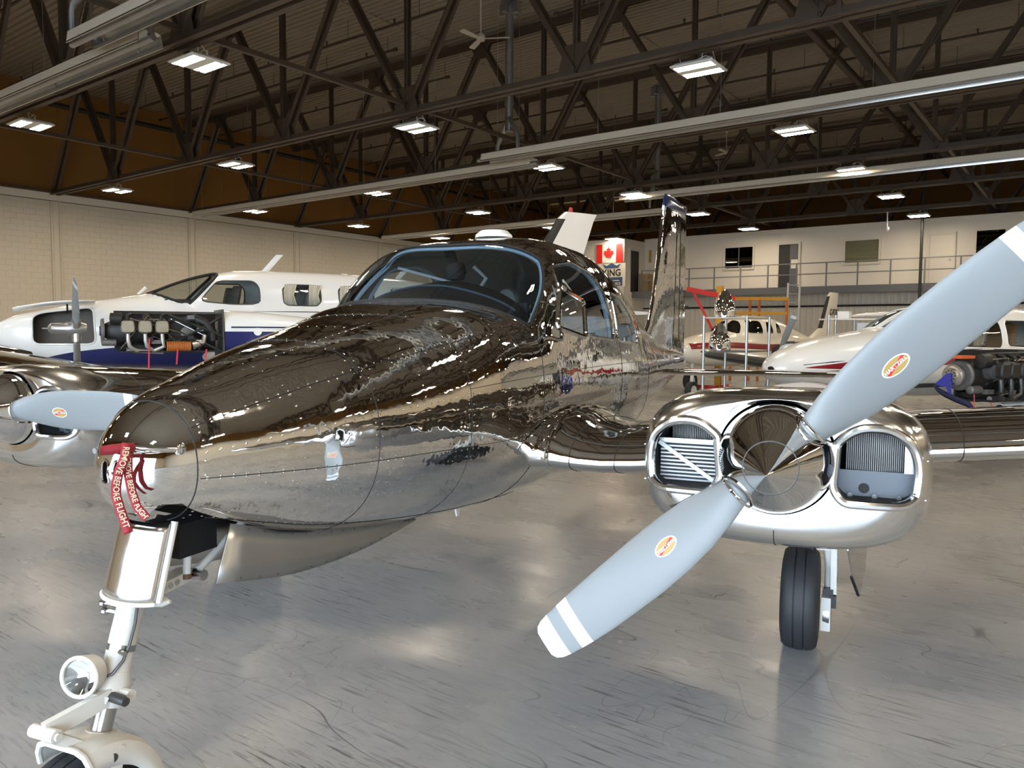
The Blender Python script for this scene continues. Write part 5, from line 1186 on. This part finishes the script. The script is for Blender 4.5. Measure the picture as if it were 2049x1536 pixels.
# ------------------------------------------------------------------ white twin with the red stripe
RED = empty('red_striped_twin', tuple(from_cam(3.107, 9.5, 0)), math.radians(36.9 - 63)); tag(RED, 'white twin airplane with a slim red stripe, its propeller removed', 'airplane')
h = Hull([-.02, .03, .15, .4, .8, 1.4, 2.0, 2.8, 4.5, 6.2, 8.3], [1.18, 1.25, 1.34, 1.44, 1.53, 1.62, 1.68, 1.70, 1.68, 1.6, 1.4], [1.16, 1.09, 1.02, .95, .89, .84, .80, .76, .74, .82, 1.15], [.01, .10, .21, .33, .44, .54, .60, .64, .64, .52, .12], [1.17, 1.17, 1.17, 1.18, 1.19, 1.2, 1.2, 1.2, 1.2, 1.2, 1.27], 2.4,
         ([1.85, 2.0, 2.3, 2.6, 2.9, 3.3, 4.2, 5.2, 6.2, 7.0], [1.66, 1.71, 1.84, 1.94, 2.0, 2.03, 2.03, 1.96, 1.8, 1.6], [.2, .42, .54, .6, .62, .63, .63, .58, .45, .3]), 3.0)
y, X, z = h.xyz(); rA, rB = h.radii(X, np.arctan2(z - h.zc(X), y))
ins, ce = h.cut(np.where((z > 1.6) & (X < 3.1) & (np.abs(y) > .02), np.minimum(np.minimum(rB - rA - .015, 2.45 + (z - 1.7) * .9 - X), 1.97 - z), -1)); o = obj('windshield', sub_mesh('windshield', h.V, ins, 'clear_glass'), RED); frame_of('windshield_seal', h.V, ce, .012, 'white_paint', o, 70)
for sg in (1, -1):
    for a, b in ((2.75, 3.72), (3.82, 4.5), (4.6, 5.2)): h.window(round_poly([(a, 1.44), (a + (.3 if a < 3 else 0), 1.81), (b, 1.81), (b, 1.42)], .07), sg, RED, frame='white_paint')
ZL = lambda X: 1.19 + .035 * np.minimum(X, 5)
y, X, z = h.xyz(); h.paint(np.where((X > .30) & (X < 7.5), np.minimum(.004 + .07 * (X - .30) / 1.0, .065) - np.abs(z - ZL(X)), -1), 'red_stripe', 'maroon', RED)
y, X, z = h.xyz(); h.paint(np.where((X > .3) & (X < 7.5), .007 - np.abs(z - ZL(X) - .03 - np.minimum(.065 * (X - .3), .085)), -1), 'pin_stripe', 'navy_line', RED)
y, X, z = h.xyz(); h.paint(np.where((X > .3) & (X < 7.5), .007 - np.abs(z - ZL(X) + .03 + np.minimum(.05 * (X - .3), .075)), -1), 'pin_stripe', 'navy_line', RED)
y, X, z = h.xyz(); h.paint(np.where((X > 2.3) & (X < 7.5), .012 - np.abs(z - 1.37), -1), 'window_stripe', 'navy_line', RED)
obj('fuselage', sub_mesh('fuselage', h.V, h.T, 'white_paint', 60), RED)
g = MB(); g.lathe([(.0, -.01), (.05, -.005), (.055, .02), (0, .03)], 16, 'y', (.06, .0, 1.16)); g.build('nose_light', 'black_gloss', RED)
for sg in (1, -1):
    for Xq in (3.0, 4.1):
        g = MB(); pr = [[(sg * .3 + w * math.cos(a), Xq + .25 * (zz - 1.1) + .06 * math.sin(a), zz) for a in np.linspace(0, 2 * PI, 18, endpoint=False)] for zz, w in ((1.0, .22), (1.6, .21), (1.74, .18), (1.78, .1))]; g.loft(pr); g.build('seat', 'seat_dark' if Xq < 4 else 'oil_brown', RED, ang=60)
g = MB(); g.box((0, 2.5, 1.63), (.85, .4, .05)); g.build('glareshield', 'black', RED, smooth=False)
g = MB(); g.box((0, 4.0, .95), (1.15, 4.2, .05)); g.build('cabin_floor', 'interior_dark', RED, smooth=False)
g = MB(); g.loft([[(s_ * w * .5, 3.75 + le + q, 2.02 + hh_) for s_, q in ((0, 0), (1, .05), (0, .10), (-1, .05))] for le, w, hh_ in ((0, .04, -.02), (.22, .02, .26), (.26, .01, .30))]); g.build('blade_antenna', 'white_paint', RED)
g = MB(); g.tube([(.1, 2.62, 1.92), (.1, 2.6, 2.05)], .008, 6); g.build('whip_antenna', 'black', RED)
lifting('tail_fin', RED, 'white_paint', [(1.3, 6.9, 8.3, 0), (2.2, 7.6, 8.5, 0), (2.9, 8.0, 8.7, 0)], .09, vertical=True)
for sg in (1, -1):
    lifting('tailplane', RED, 'white_paint', [(sg * .1, 7.3, 8.3, 1.35), (sg * 2.0, 7.6, 8.3, 1.35)], .09)
    WS_ = [(sg * .3, 2.7, 4.7, .90), (sg * 4.8, 3.1, 4.4, 1.19)]; lifting('wing', RED, 'white_paint', WS_, .13); boot('wing_boot', RED, [(sg * 2.4, 2.887, 4.56, 1.035), (sg * 4.7, 3.09, 4.41, 1.184)], .13, False, .13)
    lifting('wing_tip_light', RED, 'beacon_red' if sg < 0 else 'beacon_red', [(sg * 4.8, 3.1, 3.6, 1.19), (sg * 4.9, 3.2, 3.5, 1.19)], .2)
leg(RED, 0, .9, .95, .2, .14); leg(RED, 1.75, 3.5, 1.0, .24, .17); leg(RED, -1.75, 3.5, 1.0, .24, .17)
REY, REZ = 1.75, 1.17
na = aft_nacelle(RED, REY, [rring(REY, 2.35, REZ - .02, .40, .30), rring(REY, 3.4, REZ, .36, .26), rring(REY, 4.8, REZ, .2, .14), rring(REY, 5.3, REZ, .04, .03)], .7, 'white_paint', 'white_paint', 'nacelle')
g = MB(); g.box((REY, 2.33, REZ - .02), (.80, .02, .58)); g.build('firewall', 'dark_steel', RED, smooth=False)
engine(RED, REY, .78, 2.33, REZ, 1, True)
g = MB(); g.loft([rring(-REY, X, REZ, a, b) for X, a, b in ((2.35, .38, .28), (3.4, .36, .26), (4.8, .2, .14), (5.3, .04, .03))]); g.build('nacelle', 'white_paint', RED, ang=60)
fw_ = MB(); fw_.lathe([(.035, -.04), (.07, -.04), (.08, -.02), (.104, -.015), (.11, .0), (.12, .0), (.12, .03), (.035, .03)], 36, 'y', (REY, .95, REZ)); fl = fw_.build('flywheel', 'aluminium', RED)
for k in range(10): a = 2 * PI * k / 10; g = MB(); g.lathe([(.008, -.043), (.008, -.039)], 8, 'y', (REY + .055 * math.cos(a), .95, REZ + .055 * math.sin(a))); g.build('flange_hole', 'black', fl)
g = MB(); g.loft([[(REY + x, .89 + .01 * k, REZ + z) for x, z in poly] for k, poly in enumerate([[(-.16, -.10), (-.03, .02), (.02, .03), (.03, -.20), (.0, -.19), (-.03, -.12), (-.09, -.12)]] * 2)]); g.build('engine_cover_flap', 'cover_blue', RED, smooth=False)
g = MB(); rows = [[(REY - .18 + .34 * u + .03 * q, .92 + .04 * q + .1 * u, REZ - .10 - .17 * u ** .7 - .07 * q) for q in (0, .5, 1)] for u in np.linspace(0, 1, 8)]; g.loft(rows, cap=False, ring_closed=False); o = obj('engine_tarp', g.mesh('engine_tarp', 'cover_navy'), RED); md = o.modifiers.new('s', 'SOLIDIFY'); md.thickness = .03
for X_, z_, ln in ((1.02, .98, .32), (1.3, .92, .10)):
    g = MB(); g.bar((REY + .20, X_, z_), (REY + .22, X_ + .02, z_ - ln), .022, .004); g.build('warning_ribbon', 'pink_tape', RED, smooth=False)
g = MB(); g.box((REY + .0, 1.05, REZ + .20), (.26, .3, .03)); g.build('baffle_seal', 'orange_seal', RED, smooth=False); pass
g = MB(); g.tube([(REY + .12, 1.62, .79), (REY + .12, 1.68, .79), (REY + .12, 2.2, .80)], [.062, .07, .068], 20); sc_ = g.build('air_scoop', 'white_paint', RED); g = MB(); g.tube([(REY + .12, 1.615, .79), (REY + .12, 1.66, .79)], .05, 18); g.build('scoop_mouth', 'black', RED)
# ------------------------------------------------------------------ cream twin with maroon swoosh, far back
CRM = empty('maroon_striped_twin', tuple(from_cam(3.95, 18.3, 0)), math.radians(36.9) - math.atan2(.74, .67)); tag(CRM, 'cream airplane with a maroon swoosh and registration C-FOBA on its fin', 'airplane')
h = Hull([-.02, .05, .3, .8, 1.5, 2.2, 4.0, 6.0, 7.9], [1.20, 1.32, 1.45, 1.56, 1.64, 1.68, 1.66, 1.5, 1.36], [1.15, 1.02, .90, .82, .78, .76, .76, .9, 1.2], [.02, .16, .32, .45, .55, .6, .6, .38, .08], [1.18, 1.18, 1.18, 1.18, 1.2, 1.2, 1.2, 1.2, 1.28], 2.5,
         ([1.4, 1.6, 1.9, 2.2, 2.6, 3.2, 4.0, 5.0, 6.0], [1.62, 1.68, 1.84, 1.96, 2.04, 2.05, 1.95, 1.72, 1.5], [.2, .4, .5, .54, .57, .57, .5, .38, .25]), 3.0, NP=72, NX=80)
y, X, z = h.xyz(); rA, rB = h.radii(X, np.arctan2(z - h.zc(X), y))
ins, ce = h.cut(np.where((z > 1.5) & (X < 2.5) & (np.abs(y) > .03), np.minimum(np.minimum(rB - rA - .015, 1.9 + (z - 1.68) * .8 - X), 1.99 - z), -1)); o = obj('windshield', sub_mesh('windshield', h.V, ins, 'office_glass'), CRM)
for sg in (1, -1):
    for a, b in ((2.1, 2.75), (2.9, 3.25), (3.4, 3.7)): h.window(round_poly([(a, 1.60), (a + .1, 1.93 - .03 * (a - 2)), (b, 1.92 - .05 * (a - 2)), (b + .03, 1.58)], .06), sg, CRM, 'office_glass', 'cream_paint')
y, X, z = h.xyz(); h.paint(np.where((X > .1) & (X < 6), .07 - np.abs(z - 1.28 - .03 * np.sin(X * 1.5)), -1), 'maroon_stripe', 'maroon', CRM); y, X, z = h.xyz(); h.paint(np.where((X > .3) & (X < 6), .02 - np.abs(z - 1.16), -1), 'maroon_line', 'maroon', CRM)
obj('fuselage', sub_mesh('fuselage', h.V, h.T, 'cream_paint', 60), CRM)
FN = [(1.35, 5.9, 7.7, 0), (1.75, 6.75, 7.8, 0), (2.7, 7.25, 7.95, 0), (2.82, 7.4, 7.95, 0)]; lifting('tail_fin', CRM, 'cream_paint', FN, .09, vertical=True); boot('fin_boot', CRM, FN[1:3], .09, True, .2)
text_obj('lettering', 'C-FOBA', .26, 'sign_black', lambda u, v: (.062, 7.62 + u * .62 + v * .15, 2.22 + v), CRM, bold=.010)
for sg in (1, -1):
    lifting('wing', CRM, 'cream_paint', [(sg * .3, 2.0, 3.8, .85), (sg * 5.4, 2.4, 3.5, 1.2)], .13)
    lifting('tailplane', CRM, 'cream_paint', [(sg * .1, 6.9, 7.8, 1.45), (sg * 1.9, 7.1, 7.8, 1.45)], .09)
    g = MB(); g.loft([rring(sg * 1.85, X, 1.1, a, b) for X, a, b in ((1.35, .12, .12), (1.4, .3, .24), (1.7, .36, .27), (3.2, .34, .25), (4.6, .06, .05))]); g.build('nacelle', 'cream_paint' if sg < 0 else 'engine_dark', CRM, ang=60)
prop3(CRM, (1.85, 1.2, 1.15), .98, [math.radians(a) for a in (68, 248)]); leg(CRM, 0, .5, 1.0, .22, .15); leg(CRM, 1.8, 3.0, 1.0, .26, .18); leg(CRM, -1.8, 3.0, 1.0, .26, .18)
for k in range(6): q = rng.rand(3); g = MB(); g.box((1.75 + .3 * q[0], 1.7 + q[1], 1.32 + .08 * q[2]), (.12, .2, .08)); g.build('engine_accessory', 'engine_grey' if k % 2 else 'oil_brown', CRM, smooth=False)
# ------------------------------------------------------------------ racks, spinners, hoist, ladder
def ground(p): return Vector((p.x, p.y, 0))
A0, A1, B1, B0 = px3(1409, 640, 12.4), px3(1495, 640, 12.4), px3(1540, 640, 13.1), px3(1453, 640, 13.1); Z1, Z2 = 1.86, 1.32
t = empty('parts_rack'); 
for q in (A0, A1, B1, B0): g = MB(); g.tube([(q.x, q.y, 0), (q.x, q.y, Z1 + .02)], .022, 10); g.build('post', 'galvanised', t)
for zz in (Z1, Z2):
    g = MB(); c = [(q.x, q.y) for q in (A0, A1, B1, B0)]; g.prism(c, .02, lambda u, v, w: (u, v, zz - .02 + w)); g.build('shelf', 'aluminium' if zz == Z1 else 'mezz_grey', t, smooth=False)
tag(t, 'two tier rack with bright metal posts holding loose chrome spinners', 'rack')
def loose_spinner(px, py, d, z0, label):
    p = px3(px, py, d); t = empty('loose_spinner', (p.x, p.y, z0 + .002)); g = MB(); g.lathe([(.175, 0), (.178, .05), (.170, .14), (.145, .25), (.105, .34), (.055, .42), (.02, .455), (.0, .465)], 36); g.build('cone', 'polished_smooth', t, ang=60)
    dv = Vector((-p.x, -p.y, 0)).normalized(); g = MB(); c = Vector((0, 0, .085)) + dv * .158; sd = dv.cross(Vector((0, 0, 1))); g.loft([[c + sd * .045 * math.cos(a) * s_ + Vector((0, 0, 1)) * (.06 * math.sin(a) * s_) + dv * (k * .022 - .03 * math.sin(a) * s_) for a in np.linspace(0, 2 * PI, 24, endpoint=False)] for k, s_ in ((0, .9), (1, 1))]); g.build('blade_cutout', 'dark_steel', t)
    tag(t, label, 'spinner')
loose_spinner(1450, 620, 12.75, Z1, 'loose chrome spinner cone standing on the upper shelf of the rack')
loose_spinner(1440, 690, 12.7, Z2, 'loose chrome spinner cone standing on the lower shelf of the rack')
# red hoist with yellow mast
t = empty('engine_hoist'); a, b = px3(1374, 578, 22), px3(1470, 597, 22); g = MB(); g.bar(a, b, .10, .13); g.build('boom', 'red_paint', t, smooth=False)
c, d = px3(1388, 585, 22), px3(1427, 662, 22); g = MB(); g.bar(c, d, .06, .06); g.build('ram', 'red_paint', t, smooth=False)
m0 = px3(1441, 572, 22); g = MB(); g.box((m0.x, m0.y, m0.z / 2), (.16, .16, m0.z)); g.build('mast', 'scaffold_yellow', t, smooth=False)
g = MB(); g.bar((m0.x - .7, m0.y, .06), (m0.x + .7, m0.y, .06), .1, .1); g.bar((m0.x, m0.y - .7, .06), (m0.x, m0.y + .7, .06), .1, .1); g.build('base', 'red_paint', t, smooth=False); tag(t, 'red engine hoist with a yellow mast', 'hoist')
# yellow scaffold
t = empty('yellow_scaffold'); l, r_ = px3(1462, 597, 26), px3(1577, 593, 26); zt_, zl_ = l.z, px3(1462, 626, 26).z
for zz in (zt_, zl_): g = MB(); g.bar((l.x, l.y, zz), (r_.x, r_.y, zz), .08, .1); g.build('rail', 'scaffold_yellow', t, smooth=False)
for u in (.02, .34, .5, .98): q = l.lerp(r_, u); g = MB(); g.bar((q.x, q.y, 0), (q.x, q.y, zt_), .07, .07); g.build('upright', 'scaffold_orange', t, smooth=False)
pass; tag(t, 'yellow and orange steel scaffold against the ribbed siding', 'scaffold')
# ladder
t = empty('extension_ladder'); p = px3(1589, 566, 27); s_ = Vector((.8, .6, 0))
for k in (-.2, .2): q = Vector((p.x, p.y, 0)) + s_ * k; g = MB(); g.bar((q.x, q.y, 0), (q.x, q.y, p.z), .09, .05); g.build('stile', 'ladder_alu', t, smooth=False)
for k in range(int(p.z / .3)): g = MB(); g.tube([Vector((p.x, p.y, .25 + .3 * k)) - s_ * .2, Vector((p.x, p.y, .25 + .3 * k)) + s_ * .2], .018, 8); g.build('rung', 'ladder_alu', t)
tag(t, 'tall aluminium extension ladder standing near the office wall', 'ladder')
# white parts rack behind the red striped nose
t = empty('white_parts_rack'); a, b = px3(1658, 640, 15.5), px3(1772, 640, 15.5); zt_ = px3(1700, 640, 15.5).z
for u in (0, .12, .45, 1): q = a.lerp(b, u); g = MB(); g.tube([(q.x, q.y, 0), (q.x, q.y, zt_ + (.1 if u < .2 else 0))], .025, 8); g.build('post', 'galvanised', t)
dd = (b - a).normalized(); nn = Vector((-dd.y, dd.x, 0)); g = MB(); g.prism([(a - nn * .1).xy, (b - nn * .1).xy, (b + nn * .5).xy, (a + nn * .5).xy], .03, lambda u, v, w: (u, v, zt_ + w)); g.build('shelf', 'white_paint', t, smooth=False); tag(t, 'white topped rack behind the red striped nose', 'rack')
def boxthing(name, px, py, d, w, dp, hgt, m, label, cat, z0=None):
    p = px3(px, py, d); z0 = p.z if z0 is None else z0; g = MB(); g.box((p.x, p.y, z0 + hgt / 2), (w, dp, hgt)); g.prism([(p.x - w * .5, p.y - dp * .52), (p.x + w * .5, p.y - dp * .52), (p.x + w * .5, p.y - dp * .5), (p.x - w * .5, p.y - dp * .5)], .02, lambda u, v, k: (u, v, z0 + hgt * .8 + k)); tag(g.build(name, m, smooth=False), label, cat)
boxthing('white_carton', 1690, 632, 15.65, .22, .22, .14, 'white_paint', 'small white carton on the white topped rack', 'carton', zt_ + .034)
t = empty('white_fairing', tuple(px3(1752, 640, 15.7).xy) + (zt_ + .03,), .3); g = MB(); g.loft([[(x, .16 * math.cos(a) * k, .04 + .05 * (1 + math.sin(a)) * k) for a in np.linspace(0, 2 * PI, 18, endpoint=False)] for x, k in ((-.5, .25), (-.2, .8), (.2, 1), (.45, .6), (.55, .1))]); g.build('shell', 'white_paint', t); tag(t, 'long white fairing lying on the white topped rack', 'fairing')
boxthing('pale_board', 1735, 660, 15.3, .36, .04, .24, 'seat_light', 'pale blue board leaning on the white topped rack', 'board', px3(1735, 660, 15.3).z - .1)
